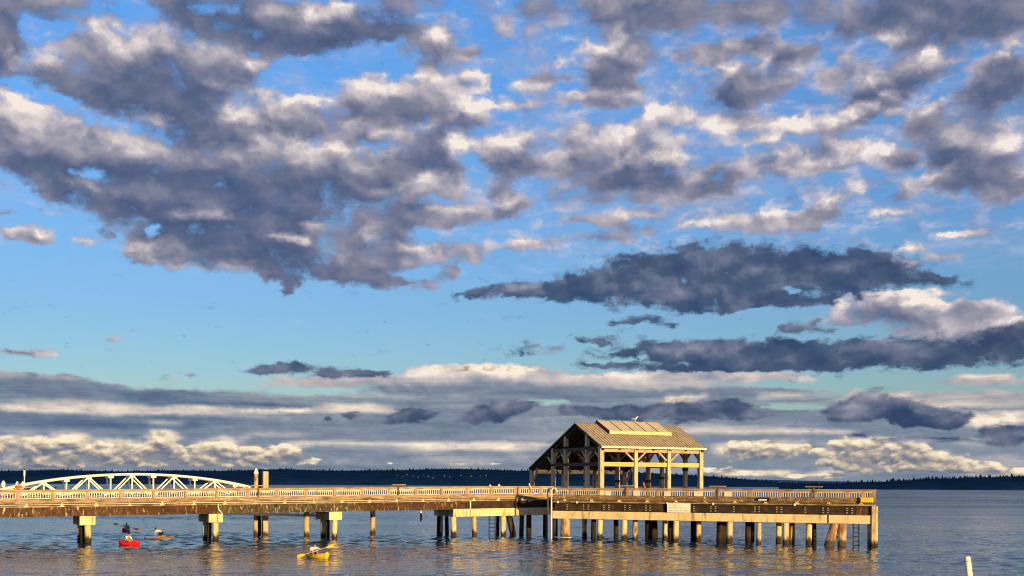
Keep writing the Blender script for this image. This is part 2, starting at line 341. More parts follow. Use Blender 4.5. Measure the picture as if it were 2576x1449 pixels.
# less bending low in the sky, where everything is far
bend = wsmooth(elp, -0.3, 5.0)
wsc = wv('MULTIPLY', wsum, wcomb(bend, bend, 0.0))
P = wv('ADD', wcomb(az, elp, 0.0), wsc)
ps = wt.nodes.new('ShaderNodeSeparateXYZ'); WL(P, ps.inputs[0])
xm = wm('DIVIDE', wm('PINGPONG', wm('ADD', ps.outputs[0], AZ_MAX), 2 * AZ_MAX), 2 * AZ_MAX)
ym = wm('MULTIPLY', wm('POWER', wm('DIVIDE', wm('PINGPONG', wm('MAXIMUM', ps.outputs[1], 0.0), EL_MAX), EL_MAX), .72), float(NY - 1))
xc = wt.nodes.new('ShaderNodeCombineColor')
for k in range(3): WL(xm, xc.inputs[k])
xcol = xc.outputs[0]
BLACK = (0.0, 0.0, 0.0, 1.0)
accA = None; accB = None
for i in range(NY):      # every node of a row is made before the next row, so the shader keeps few values alive at once
    w = wm('SUBTRACT', 1.0, wm('ABSOLUTE', wm('SUBTRACT', ym, float(i))), clamp=True)
    xi = xcol if accA is None else wmix(1e-6, xcol, accA)
    ca = wmix(w, BLACK, row_curve(wt, (COVER, LIGHT, WARM), i, xi))
    accA = ca if accA is None else wmix(1.0, accA, ca, 'ADD')
    if i < int(NY * 0.70):
        cb = wmix(w, BLACK, row_curve(wt, (SCUD, SLIGHT, CUM), i, xi))
        accB = cb if accB is None else wmix(1.0, accB, cb, 'ADD')
sA = wt.nodes.new('ShaderNodeSeparateColor'); WL(accA, sA.inputs[0])
sB = wt.nodes.new('ShaderNodeSeparateColor'); WL(accB, sB.inputs[0])
cover, light, warm = sA.outputs[0], sA.outputs[1], sA.outputs[2]
scud, slight, cum = sB.outputs[0], sB.outputs[1], sB.outputs[2]

# small scale: billows lit from above, where the low sun reaches their tops
QW = wv('ADD', Q, wv('MULTIPLY', wsum, (0.5, 0.5, 0)))
n1 = wnoise(QW, 1.0, 9, 0.56).outputs[0]
nl = wnoise(QW, 1.0, 5, 0.50).outputs[0]
nlu = wnoise(wv('ADD', QW, (0.08, 0.26, 0.0)), 1.0, 5, 0.50).outputs[0]
nlv = wnoise(wv('ADD', QW, (0.20, 0.75, 0.0)), 1.0, 2, 0.50).outputs[0]
grad = wm('MULTIPLY_ADD', wm('SUBTRACT', nl, nlv), 0.55, wm('SUBTRACT', nl, nlu))
vo = wt.nodes.new('ShaderNodeTexVoronoi'); vo.feature = 'SMOOTH_F1'; vo.voronoi_dimensions = '2D'
vo.inputs['Scale'].default_value = 1.9; vo.inputs['Detail'].default_value = 2.0; vo.inputs['Roughness'].default_value = 0.5
vo.inputs['Smoothness'].default_value = 0.8
WL(QW, vo.inputs['Vector'])
puff = wm('SUBTRACT', 0.42, vo.outputs['Distance'])

cn = wm('MULTIPLY_ADD', wm('SUBTRACT', n1, 0.5), 1.55, cover)
cn = wm('MULTIPLY_ADD', puff, 0.22, cn)
nf = wnoise(wv('ADD', Q, wv('MULTIPLY', wsum, (0.8, 0.8, 0))), 3.6, 6, 0.62).outputs[0]
cn = wm('MULTIPLY_ADD', wm('SUBTRACT', nf, 0.5), 0.42, cn)
alpha = wsmooth(cn, 0.15, 0.73)
# lit tops carry the texture, the shaded bases are smooth
low = wsmooth(elp, 3.4, 2.2)
tex = wm('MULTIPLY_ADD', grad, 1.12, wm('MULTIPLY_ADD', wm('SUBTRACT', nf, 0.5), 0.12, wm('MULTIPLY', puff, 0.14)))
tex = wm('MULTIPLY', tex, wm('MULTIPLY_ADD', low, -0.75, 1.0))
lsum = wm('MULTIPLY_ADD', tex, wm('MULTIPLY_ADD', light, 1.0, 0.25), wm('MULTIPLY_ADD', light, 0.92, 0.08))
# the far banks near the horizon: small crisp heads
vl = wt.nodes.new('ShaderNodeTexVoronoi'); vl.feature = 'SMOOTH_F1'; vl.voronoi_dimensions = '2D'
vl.inputs['Scale'].default_value = 2.1; vl.inputs['Detail'].default_value = 2.3; vl.inputs['Roughness'].default_value = 0.5; vl.inputs['Smoothness'].default_value = 0.35
ql = wv('ADD', wcomb(az, wm('MULTIPLY', elp, 1.7), 3.0), wv('MULTIPLY', wsum, (0.5, 0.35, 0)))
WL(ql, vl.inputs['Vector'])
vlu = wt.nodes.new('ShaderNodeTexVoronoi'); vlu.feature = 'SMOOTH_F1'; vlu.voronoi_dimensions = '2D'
for k_ in ('Scale', 'Detail', 'Roughness', 'Smoothness'): vlu.inputs[k_].default_value = vl.inputs[k_].default_value
WL(wv('ADD', ql, (0.05, 0.16, 0)), vlu.inputs['Vector'])
heads = wm('SUBTRACT', vlu.outputs['Distance'], vl.outputs['Distance'])
hk = wm('MULTIPLY', wm('MULTIPLY', heads, low), wm('MULTIPLY_ADD', wsmooth(warm, 0.55, 0.9), 0.22, 0.05))
lsum = wm('ADD', lsum, hk)
# strata drawn out along the horizon
st = wnoise(wcomb(wm('MULTIPLY', az, 0.42), wm('MULTIPLY', elp, 4.2), 7.0), 1.0, 6, 0.6, 0.6).outputs[0]
lsum = wm('MULTIPLY_ADD', wm('MULTIPLY', wm('SUBTRACT', st, 0.5), low), 0.55, lsum)
cool = wramp(lsum, [(0.0, srgb(60, 78, 118)), (0.2, srgb(94, 103, 136)), (0.42, srgb(137, 134, 155)), (0.68, srgb(180, 173, 188)), (0.92, srgb(220, 211, 217)), (1.0, srgb(241, 232, 230))])
warmc = wramp(lsum, [(0.0, srgb(60, 82, 112)), (0.25, srgb(92, 114, 141)), (0.5, srgb(134, 148, 162)), (0.75, srgb(204, 193, 184)), (1.0, srgb(254, 238, 212))])
ccol = wmix(wm('MAXIMUM', warm, wm('MULTIPLY', low, 0.85)), cool, warmc)

ns = wnoise(wv('ADD', wv('MULTIPLY', Q, (0.85, 1.15, 0)), wv('MULTIPLY', wsum, (0.4, 0.4, 0))), 2.0, 9, 0.62, 0.3).outputs[0]
sn = wm('MULTIPLY_ADD', wm('SUBTRACT', ns, 0.5), 2.0, wm('MULTIPLY', scud, 1.12))
salpha = wm('MULTIPLY', wsmooth(sn, 0.20, 0.76), 0.95)
slight2 = wm('MULTIPLY_ADD', wm('SUBTRACT', nl, 0.5), 0.55, slight)
sl = wm('MULTIPLY_ADD', grad, 0.75, wm('MULTIPLY_ADD', wm('SUBTRACT', ns, 0.5), -0.1, slight2))
scol = wramp(sl, [(0.0, srgb(46, 64, 102)), (0.3, srgb(69, 84, 113)), (0.55, srgb(110, 116, 140)), (1.0, srgb(190, 186, 196))])

# cumulus heads of the far banks
nc = wnoise(ql, 2.4, 6, 0.52).outputs[0]
cc = wm('MULTIPLY_ADD', wm('SUBTRACT', 0.32, vl.outputs['Distance']), 0.55, wm('MULTIPLY_ADD', wm('SUBTRACT', nc, 0.5), 0.55, cum))
calpha = wm('MULTIPLY', wsmooth(cc, 0.36, 0.60), 0.94)
clum = wm('MULTIPLY_ADD', heads, 0.44, wm('MULTIPLY_ADD', wm('SUBTRACT', nc, 0.5), 0.20, slight))
clum = wm('MULTIPLY_ADD', wm('SUBTRACT', 0.36, vl.outputs['Distance']), 0.20, clum)
cucol = wramp(clum, [(0.0, srgb(82, 98, 122)), (0.3, srgb(120, 126, 138)), (0.5, srgb(164, 156, 150)), (0.72, srgb(222, 204, 176)), (0.95, srgb(255, 238, 206))])

sky = wt.nodes.new('ShaderNodeTexSky'); sky.sky_type = 'NISHITA'; sky.sun_disc = False
sky.sun_elevation = SUN_EL
sky.sun_rotation = math.atan2(SUN_AZ[0], SUN_AZ[1])
sky.air_density = 1.0; sky.dust_density = 0.4; sky.ozone_density = 2.0
sky.altitude = 0
SKY_K = 0.075
# a contrasty, saturated exposure of that clear sky
clear = wmix(1.0, sky.outputs[0], wramp(wm('DIVIDE', elp, 12.0), [(0.0, (1.0, 1.15, 1.35, 1)), (0.35, (0.90, 1.20, 1.72, 1)), (1.0, (1.0, 1.72, 2.65, 1))]), 'MULTIPLY')
cloudk = 1.0 / SKY_K * 2 ** -EXPO     # cloud colours are given as they look at this exposure
veil = wm('MULTIPLY', wsmooth(wnoise(wv('MULTIPLY', QW, (0.55, 0.8, 0)), 0.8, 6, 0.6).outputs[0], 0.42, 0.78), wm('MULTIPLY_ADD', wsmooth(elp, 4.0, 9.0), 0.38, 0.10))
vc = wv('SCALE', srgb_v(168, 184, 222)); vc.node.inputs['Scale'].default_value = cloudk
clear = wmix(veil, clear, vc)
c1b = wv('SCALE', ccol); c1b.node.inputs['Scale'].default_value = cloudk
c1 = wmix(alpha, clear, c1b)
c2b = wv('SCALE', scol); c2b.node.inputs['Scale'].default_value = cloudk
# thin broken ripples between the larger masses
nt1 = wnoise(wv('MULTIPLY', QW, (0.8, 1.5, 0)), 1.7, 8, 0.60).outputs[0]
side = wm('MULTIPLY_ADD', wsmooth(az, -4.0, 3.0), 0.10, 0.0)
talpha = wm('MULTIPLY', wsmooth(wm('ADD', nt1, side), 0.50, 0.74), wm('MULTIPLY', wsmooth(elp, 4.6, 6.6), 0.62))
tl = wm('MULTIPLY_ADD', grad, 1.4, wm('MULTIPLY_ADD', wm('SUBTRACT', nt1, 0.6), 0.9, 0.55))
tcol = wramp(tl, [(0.15, srgb(118, 134, 182)), (0.5, srgb(172, 178, 210)), (0.85, srgb(226, 219, 226))])
tcs = wv('SCALE', tcol); tcs.node.inputs['Scale'].default_value = cloudk
clear2 = wmix(talpha, clear, tcs)
WL(clear2, c1.node.inputs[6])
c2c = wv('SCALE', cucol); c2c.node.inputs['Scale'].default_value = cloudk
c1 = wmix(calpha, c1, c2c)
c2 = wmix(salpha, c1, c2b)
bg = wt.nodes.new('ShaderNodeBackground'); bg.inputs['Strength'].default_value = SKY_K
WL(c2, bg.inputs['Color'])
wo = wt.nodes.new('ShaderNodeOutputWorld'); WL(bg.outputs[0], wo.inputs['Surface'])
world.cycles.sampling_method = 'MANUAL'
world.cycles.sample_map_resolution = 512

# ------------------------------------------------------------------ helpers
def unroll(px, py):
    dx, dy = px - 1288.0, HZ - py
    c, s = math.cos(ROLL), math.sin(ROLL)
    return dx * c - dy * s, dx * s + dy * c


def at(px, py, Y):
    u, v = unroll(px, py)
    return Vector((u * Y / F, Y, EYE + v * Y / F))


def on_water(px, py):
    u, v = unroll(px, py)
    Y = EYE * F / (-v)
    return Vector((u * Y / F, Y, 0))


def mat(name):
    m = bpy.data.materials.new(name); m.use_nodes = True
    nt = m.node_tree
    return m, nt, nt.nodes['Principled BSDF']


def nd(nt, kind, **kw):
    n = nt.nodes.new(kind)
    for k, v in kw.items():
        if k.startswith('i_'):
            n.inputs[k[2:].replace('_', ' ')].default_value = v
        else:
            setattr(n, k, v)
    return n


def ramp_node(nt, stops):
    n = nt.nodes.new('ShaderNodeValToRGB'); e = n.color_ramp.elements
    while len(e) < len(stops): e.new(0.5)
    for x, (p, c) in zip(e, stops):
        x.position = p; x.color = (c[0], c[1], c[2], 1)
    return n


def noisy(name, cols, scale=(3, 3, 3), rough=0.7, detail=6, bump=0.15, metal=0.0, spec=0.4, lo=0.3, hi=0.7, tide=None, fine=None):
    """A weathered surface: colours spread by stretched noise; tide=(z, colour) adds growth near the water line."""
    m, nt, b = mat(name)
    L = nt.links.new
    g = nd(nt, 'ShaderNodeNewGeometry')
    mp = nd(nt, 'ShaderNodeMapping'); mp.inputs['Scale'].default_value = scale
    L(g.outputs['Position'], mp.inputs['Vector'])
    n = nd(nt, 'ShaderNodeTexNoise'); n.inputs['Scale'].default_value = 1.0; n.inputs['Detail'].default_value = detail; n.inputs['Roughness'].default_value = 0.65
    L(mp.outputs[0], n.inputs['Vector'])
    k = len(cols)
    r = ramp_node(nt, [(lo + (hi - lo) * i / max(1, k - 1), c) for i, c in enumerate(cols)])
    L(n.outputs[0], r.inputs[0])
    out = r.outputs[0]
    if fine:
        mp2 = nd(nt, 'ShaderNodeMapping'); mp2.inputs['Scale'].default_value = fine[0]
        L(g.outputs['Position'], mp2.inputs['Vector'])
        n2 = nd(nt, 'ShaderNodeTexNoise'); n2.inputs['Scale'].default_value = 1.0; n2.inputs['Detail'].default_value = 4
        L(mp2.outputs[0], n2.inputs['Vector'])
        r2 = ramp_node(nt, [(fine[2], (0, 0, 0)), (fine[3], (1, 1, 1))])
        L(n2.outputs[0], r2.inputs[0])
        mx = nd(nt, 'ShaderNodeMix', data_type='RGBA'); L(r2.outputs[0], mx.inputs[0]); L(out, mx.inputs[6]); mx.inputs[7].default_value = (*fine[1], 1)
        out = mx.outputs[2]
    if tide:
        sp = nd(nt, 'ShaderNodeSeparateXYZ'); L(g.outputs['Position'], sp.inputs[0])
        a = nd(nt, 'ShaderNodeMath', operation='MULTIPLY_ADD'); L(n.outputs[0], a.inputs[0]); a.inputs[1].default_value = 1.2; L(sp.outputs[2], a.inputs[2])
        mr = nd(nt, 'ShaderNodeMapRange', interpolation_type='SMOOTHSTEP'); L(a.outputs[0], mr.inputs[0])
        mr.inputs[1].default_value = tide[0] + 0.75; mr.inputs[2].default_value = tide[0] + 0.35; mr.inputs[3].default_value = 0; mr.inputs[4].default_value = 1
        mx = nd(nt, 'ShaderNodeMix', data_type='RGBA'); L(mr.outputs[0], mx.inputs[0]); L(out, mx.inputs[6]); mx.inputs[7].default_value = (*tide[1], 1)
        out = mx.outputs[2]
    L(out, b.inputs['Base Color'])
    b.inputs['Roughness'].default_value = rough; b.inputs['Metallic'].default_value = metal; b.inputs['Specular IOR Level'].default_value = spec
    if bump:
        bp = nd(nt, 'ShaderNodeBump'); bp.inputs['Strength'].default_value = bump; bp.inputs['Distance'].default_value = 0.05
        L(n.outputs[0], bp.inputs['Height']); L(bp.outputs[0], b.inputs['Normal'])
    return m


M = {}
M['rail_wood'] = noisy('weathered_rail_timber', [(.20, .13, .08), (.36, .25, .16), (.50, .37, .25)], (1.5, 1.5, 9), .8, fine=((.8, .8, 4), (.18, .105, .06), .54, .66))
M['post_wood'] = noisy('reddish_rail_post_timber', [(.26, .13, .08), (.42, .24, .15), (.5, .31, .2)], (4, 4, 2), .8)
M['rim_wood'] = noisy('stained_deck_edge_timber', [(.14, .085, .05), (.33, .22, .13), (.50, .36, .23)], (1.2, 1.2, 7), .85, fine=((.7, .7, 3.5), (.13, .075, .038), .52, .64))
M['deck_rim'] = noisy('moss_stained_deck_edge', [(.05, .028, .014), (.19, .115, .055), (.36, .25, .13)], (1.3, 1.3, 7), .9, fine=((5, 5, 5), (.55, .45, .3), .62, .68))
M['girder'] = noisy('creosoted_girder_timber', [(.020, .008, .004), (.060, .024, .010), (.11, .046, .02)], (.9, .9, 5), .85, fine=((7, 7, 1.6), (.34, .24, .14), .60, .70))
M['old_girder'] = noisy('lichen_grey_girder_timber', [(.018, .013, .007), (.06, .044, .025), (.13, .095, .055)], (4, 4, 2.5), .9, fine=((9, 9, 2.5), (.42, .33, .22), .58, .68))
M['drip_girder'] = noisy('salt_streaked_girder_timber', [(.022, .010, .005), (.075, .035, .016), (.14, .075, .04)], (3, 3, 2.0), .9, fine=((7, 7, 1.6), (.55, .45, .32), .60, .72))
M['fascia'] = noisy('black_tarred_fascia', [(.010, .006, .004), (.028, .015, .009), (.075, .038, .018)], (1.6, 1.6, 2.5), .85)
M['concrete'] = noisy('sea_stained_concrete', [(.36, .26, .12), (.62, .50, .27), (.70, .58, .34)], (1.3, 1.3, .55), .85, lo=.25, hi=.55, fine=((2.6, 2.6, .35), (.19, .11, .045), .57, .72))
M['pile'] = noisy('concrete_pile', [(.32, .23, .11), (.58, .46, .25), (.66, .54, .32)], (2.2, 2.2, .8), .85, tide=(.55, (.030, .021, .011)), lo=.25, hi=.6, fine=((5, 5, 1.4), (.16, .09, .04), .6, .72))
M['dark_pile'] = noisy('shade_dark_timber_pile', [(.010, .007, .005), (.03, .019, .011), (.09, .056, .03)], (3, 3, .8), .9, tide=(.5, (.012, .01, .007)))  # dark timber, its colour deepened with the shade under the deck
M['steel_pile'] = noisy('half_painted_steel_pile', [(.3, .23, .14), (.46, .37, .24), (.5, .42, .3)], (2, 2, .6), .7, tide=(.45, (.03, .018, .01)), fine=((3, 3, .9), (.13, .06, .03), .56, .66))
M['rust_pile'] = noisy('rusted_steel_pile', [(.14, .065, .03), (.34, .19, .10), (.54, .40, .25)], (2.4, 2.4, .9), .85, tide=(.5, (.07, .05, .03)), lo=.35, hi=.6)
M['white'] = noisy('white_marine_paint', [(.56, .50, .40), (.74, .70, .62), (.80, .77, .70)], (1.4, 1.4, 1.4), .45, bump=.03, lo=.2, hi=.5)
M['picket'] = noisy('pale_picket_paint', [(.5, .45, .34), (.68, .62, .5), (.76, .71, .6)], (3, 3, 3), .6, bump=.03)
M['shed_wood'] = noisy('shelter_post_timber', [(.30, .23, .13), (.50, .42, .27), (.58, .50, .34)], (3, 3, .9), .8, lo=.3, hi=.6, fine=((6, 6, 1.2), (.22, .15, .08), .58, .72))
M['shed_beam'] = noisy('shelter_beam_timber', [(.26, .19, .12), (.42, .33, .22), (.52, .42, .29)], (1.2, 1.2, 6), .8)
M['gold_beam'] = noisy('yellow_stained_beam', [(.46, .32, .12), (.60, .45, .17), (.62, .42, .1)], (.8, .8, 5), .7)
M['grey_wood'] = noisy('shade_darkened_grey_timber', [(.03, .024, .017), (.08, .065, .045), (.15, .12, .08)], (2.5, 2.5, 4), .85)  # grey timber darkened further, so shade is part of its colour
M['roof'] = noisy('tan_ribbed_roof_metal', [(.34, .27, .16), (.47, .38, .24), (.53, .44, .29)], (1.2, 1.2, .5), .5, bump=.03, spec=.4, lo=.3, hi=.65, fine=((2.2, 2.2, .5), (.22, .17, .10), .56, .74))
M['roof_under'] = noisy('shade_darkened_roof_boards', [(.018, .014, .011), (.04, .03, .024), (.065, .05, .04)], (2, 2, 2), .9)  # shade under the roof is put into the colour
M['skylight'] = noisy('dusty_translucent_panel', [(.50, .42, .26), (.60, .50, .32), (.62, .54, .38)], (1.1, 1.1, 1.1), .45, bump=.02)
M['black_metal'] = noisy('black_metal', [(.008, .008, .009), (.018, .017, .017)], (4, 4, 4), .6, bump=.02)
M['pipe_grey'] = noisy('galvanised_pipe', [(.34, .33, .32), (.5, .48, .46), (.6, .57, .53)], (4, 4, 2), .5, metal=.15, bump=.02)
M['bolt'] = noisy('galvanised_bolt', [(.26, .24, .22), (.4, .37, .34)], (6, 6, 6), .5, bump=0)


class MB:
    def __init__(self): self.bm = bmesh.new()

    def hexa(self, c):
        v = [self.bm.verts.new(p) for p in c]
        for f in ((0, 3, 2, 1), (4, 5, 6, 7), (0, 1, 5, 4), (1, 2, 6, 5), (2, 3, 7, 6), (3, 0, 4, 7)):
            self.bm.faces.new([v[i] for i in f])
        return self

    def box(self, fr, s0, s1, t0, t1, z0, z1):
        P = fr.pt
        return self.hexa([P(s0, t0, z0), P(s1, t0, z0), P(s1, t1, z0), P(s0, t1, z0), P(s0, t0, z1), P(s1, t0, z1), P(s1, t1, z1), P(s0, t1, z1)])

    def bar(self, a, b, w, h=None, up=Vector((0, 0, 1))):
        h = w if h is None else h
        a, b = Vector(a), Vector(b); d = (b - a).normalized()
        x = d.cross(up)
        if x.length < 1e-4: x = d.cross(Vector((0, 1, 0)))
        x.normalize(); y = x.cross(d).normalized()
        x *= w / 2; y *= h / 2
        return self.hexa([a - x - y, a + x - y, a + x + y, a - x + y, b - x - y, b + x - y, b + x + y, b - x + y])

    def tube(self, pts, r, n=10, caps=True):
        pts = [Vector(p) for p in pts]
        rs = r if isinstance(r, (list, tuple)) else [r] * len(pts)
        rings = []
        ref = None
        for i, p in enumerate(pts):
            d = (pts[min(i + 1, len(pts) - 1)] - pts[max(i - 1, 0)]).normalized()
            if ref is None:
                ref = d.orthogonal().normalized()
            ref = (ref - d * ref.dot(d)).normalized()
            q = d.cross(ref)
            rings.append([self.bm.verts.new(p + (ref * math.cos(2 * math.pi * k / n) + q * math.sin(2 * math.pi * k / n)) * rs[i]) for k in range(n)])
        for a, b in zip(rings, rings[1:]):
            for k in range(n):
                self.bm.faces.new((a[k], a[(k + 1) % n], b[(k + 1) % n], b[k]))
        if caps:
            self.bm.faces.new(rings[0][::-1]); self.bm.faces.new(rings[-1])
        return self

    def ball(self, c, r, seg=10, ring=7):
        r = r if isinstance(r, (tuple, list)) else (r, r, r)
        bmesh.ops.create_uvsphere(self.bm, u_segments=seg, v_segments=ring, radius=1.0, matrix=Matrix.Translation(c) @ Matrix.Diagonal((*r, 1)))
        return self

    def poly(self, pts, z0, z1):
        lo = [self.bm.verts.new((p[0], p[1], z0)) for p in pts]; hi = [self.bm.verts.new((p[0], p[1], z1)) for p in pts]
        n = len(pts)
        self.bm.faces.new(lo[::-1]); self.bm.faces.new(hi)
        for i in range(n):
            self.bm.faces.new((lo[i], lo[(i + 1) % n], hi[(i + 1) % n], hi[i]))
        return self

    def build(self, name, m, parent=None, origin=None, bevel=0.0, smooth=False):
        bmesh.ops.recalc_face_normals(self.bm, faces=self.bm.faces)
        base = parent_world(parent) if parent is not None else Vector(origin or (0, 0, 0))
        bmesh.ops.translate(self.bm, verts=self.bm.verts, vec=-base)
        me = bpy.data.meshes.new(name); self.bm.to_mesh(me); self.bm.free()
        if m is not None: me.materials.append(m)
        if smooth:
            for p in me.polygons: p.use_smooth = True
        o = bpy.data.objects.new(name, me); COL.objects.link(o)
        if parent is not None: o.parent = parent
        else: o.location = base
        if bevel:
            b = o.modifiers.new('soft_edges', 'BEVEL'); b.width = bevel; b.segments = 2; b.limit_method = 'ANGLE'
        return o


def parent_world(o):
    v = Vector(o.location)
    while o.parent is not None:
        o = o.parent; v += Vector(o.location)
    return v


def tag(o, label=None, cat=None, group=None, kind=None):
    if label: o['label'] = label
    if cat: o['category'] = cat
    if group: o['group'] = group
    if kind: o['kind'] = kind
    return o


def thing(name, loc, label, cat, group=None):
    o = bpy.data.objects.new(name, None); COL.objects.link(o)
    o.location = loc; o.empty_display_size = .3
    return tag(o, label, cat, group)


def copy_part(src, parent, loc):
    c = src.copy(); COL.objects.link(c); c.parent = parent; c.location = loc
    return c


class Frame:
    """s runs along the pier to the right, t away from the viewer, z up; slope lifts z along s."""
    def __init__(self, x, y, ang, slope=0.0):
        self.o = Vector((x, y, 0)); self.e = Vector((math.cos(ang), math.sin(ang), 0)); self.n = Vector((-math.sin(ang), math.cos(ang), 0)); self.slope = slope

    def pt(self, s, t, z):
        return self.o + self.e * s + self.n * t + Vector((0, 0, z + self.slope * s))

    def s_at(self, px, t=0.0):
        k = (px - 1288.0) / F
        o = self.o + self.n * t
        return (k * o.y - o.x) / (self.e.x - k * self.e.y)


TH = R(28.0)
TR = Frame(-4.6, 131.0, TH, 0.0102)
PA, PB = Vector((4.45, 127.0, 0)), Vector((34.5, 113.0, 0))
PL = Frame(PA.x, PA.y, math.atan2(PB.y - PA.y, PB.x - PA.x))
PLEN = (PB - PA).length
SH = Frame(9.9, 131.0, TH)

# ------------------------------------------------------------------ water
m, nt, b = mat('rippled_sea_water')
L = nt.links.new
g = nd(nt, 'ShaderNodeNewGeometry')
b.inputs['Base Color'].default_value = (.005, .028, .070, 1)
b.inputs['Roughness'].default_value = 0.10
b.inputs['IOR'].default_value = 1.33
b.inputs['Specular IOR Level'].default_value = 0.5
hs = None
for sc_, det, amp, ax in ((.09, 2, .5, (1, 1.5, 1)), (.45, 3, .26, (1, 1.2, 1)), (1.6, 4, .15, (1, 1, 1)), (4.5, 2, .05, (1, 1, 1))):
    mp = nd(nt, 'ShaderNodeMapping'); mp.inputs['Scale'].default_value = ax; mp.inputs['Rotation'].default_value = (0, 0, .3 + sc_)
    L(g.outputs['Position'], mp.inputs['Vector'])
    n = nd(nt, 'ShaderNodeTexNoise', noise_dimensions='3D'); n.inputs['Scale'].default_value = sc_; n.inputs['Detail'].default_value = det
    L(mp.outputs[0], n.inputs['Vector'])
    a = nd(nt, 'ShaderNodeMath', operation='MULTIPLY_ADD'); L(n.outputs[0], a.inputs[0]); a.inputs[1].default_value = amp
    if hs is None: a.inputs[2].default_value = 0
    else: L(hs, a.inputs[2])
    hs = a.outputs[0]
# calmer and choppier patches, drawn out across the view
mp = nd(nt, 'ShaderNodeMapping'); mp.inputs['Scale'].default_value = (.006, .03, 1)
L(g.outputs['Position'], mp.inputs['Vector'])
n = nd(nt, 'ShaderNodeTexNoise'); n.inputs['Scale'].default_value = 1; n.inputs['Detail'].default_value = 3
L(mp.outputs[0], n.inputs['Vector'])
mr = nd(nt, 'ShaderNodeMapRange'); L(n.outputs[0], mr.inputs[0]); mr.inputs[1].default_value = .35; mr.inputs[2].default_value = .65; mr.inputs[3].default_value = .45; mr.inputs[4].default_value = 1.0
bp = nd(nt, 'ShaderNodeBump'); bp.inputs['Distance'].default_value = 0.36
L(mr.outputs[0], bp.inputs['Strength'])
L(hs, bp.inputs['Height']); L(bp.outputs[0], b.inputs['Normal'])
# open water farther out is ruffled more finely
sp = nd(nt, 'ShaderNodeSeparateXYZ'); L(g.outputs['Position'], sp.inputs[0])
rr = nd(nt, 'ShaderNodeMapRange'); L(sp.outputs[1], rr.inputs[0]); rr.inputs[1].default_value = 90; rr.inputs[2].default_value = 330; rr.inputs[3].default_value = .055; rr.inputs[4].default_value = .30
ra = nd(nt, 'ShaderNodeMath', operation='MULTIPLY'); L(rr.outputs[0], ra.inputs[0])
r2 = nd(nt, 'ShaderNodeMapRange'); L(n.outputs[0], r2.inputs[0]); r2.inputs[1].default_value = .35; r2.inputs[2].default_value = .65; r2.inputs[3].default_value = .55; r2.inputs[4].default_value = 1.25
L(r2.outputs[0], ra.inputs[1]); L(ra.outputs[0], b.inputs['Roughness'])
WATER_MAT = m
# one sheet to the horizon: real waves where they can be told apart, flat beyond
def water_mesh():
    r = np.random.RandomState(4)
    xs = np.concatenate([[-20000, -4000, -900, -260], np.linspace(-96, 96, 640), [260, 900, 4000, 20000]])
    ys = [-400., -100., 10.]
    y = 50.0
    while y < 300:
        ys.append(y); y += .24 + max(0, (y - 90)) * .003
    ys += [420., 700., 1200., 2500., 6000., 12000., 26000.]
    ys = np.array(ys)
    X, Y = np.meshgrid(xs, ys)
    Z = np.zeros_like(X)
    for k in range(72):
        lam = .85 * (3.6 ** r.rand()) * (1 + .3 * r.rand())
        an = r.normal(math.radians(-62), math.radians(38))
        slope = .0175 * r.uniform(.6, 1.3)
        kk = 2 * math.pi / lam
        ph = (X * math.cos(an) + Y * math.sin(an)) * kk + r.uniform(0, 6.28) + .8 * np.sin(X * .05 * r.rand() + Y * .03 * r.rand() + r.rand() * 6)
        w = np.sin(ph)
        Z += slope / kk * (w + .25 * np.cos(2 * ph))
    # gusts: choppier and calmer patches
    gust = .75 + .35 * np.sin(X * .031 + 1.3 * np.sin(Y * .045)) * np.sin(Y * .083 + 1.1) + .2 * np.sin(Y * .21 + X * .02)
    # a smooth lane lies beyond the pier, rougher water after it
    gust *= 1 - .6 * np.clip(1 - np.abs((Y - 156 - .05 * X + 4 * np.sin(X * .06)) / 22), 0, 1)
    gust *= 1 + 1.1 * np.clip((Y - 180) / 40, 0, 1)
    fade = np.clip((96 - np.abs(X)) / 20, 0, 1) * np.clip((Y - 50) / 8, 0, 1) * np.clip((300 - Y) / 160, 0, 1) * (np.abs(X) <= 96.01)
    Z *= np.clip(gust, .2, 2.2) * fade
    ny, nx = X.shape
    co = np.stack([X, Y, Z], -1).reshape(-1, 3)
    i = np.arange(ny * nx).reshape(ny, nx)
    f = np.stack([i[:-1, :-1], i[:-1, 1:], i[1:, 1:], i[1:, :-1]], -1).reshape(-1, 4)
    me = bpy.data.meshes.new('water')
    me.vertices.add(len(co)); me.vertices.foreach_set('co', co.ravel())
    me.loops.add(f.size); me.loops.foreach_set('vertex_index', f.ravel().astype(np.int32))
    me.polygons.add(len(f)); me.polygons.foreach_set('loop_start', np.arange(0, f.size, 4, dtype=np.int32))
    me.polygons.foreach_set('use_smooth', np.ones(len(f), dtype=bool))
    me.update(); me.validate()
    me.materials.append(WATER_MAT)
    o = bpy.data.objects.new('water', me); COL.objects.link(o)
    return o


tag(water_mesh(), kind='structure')

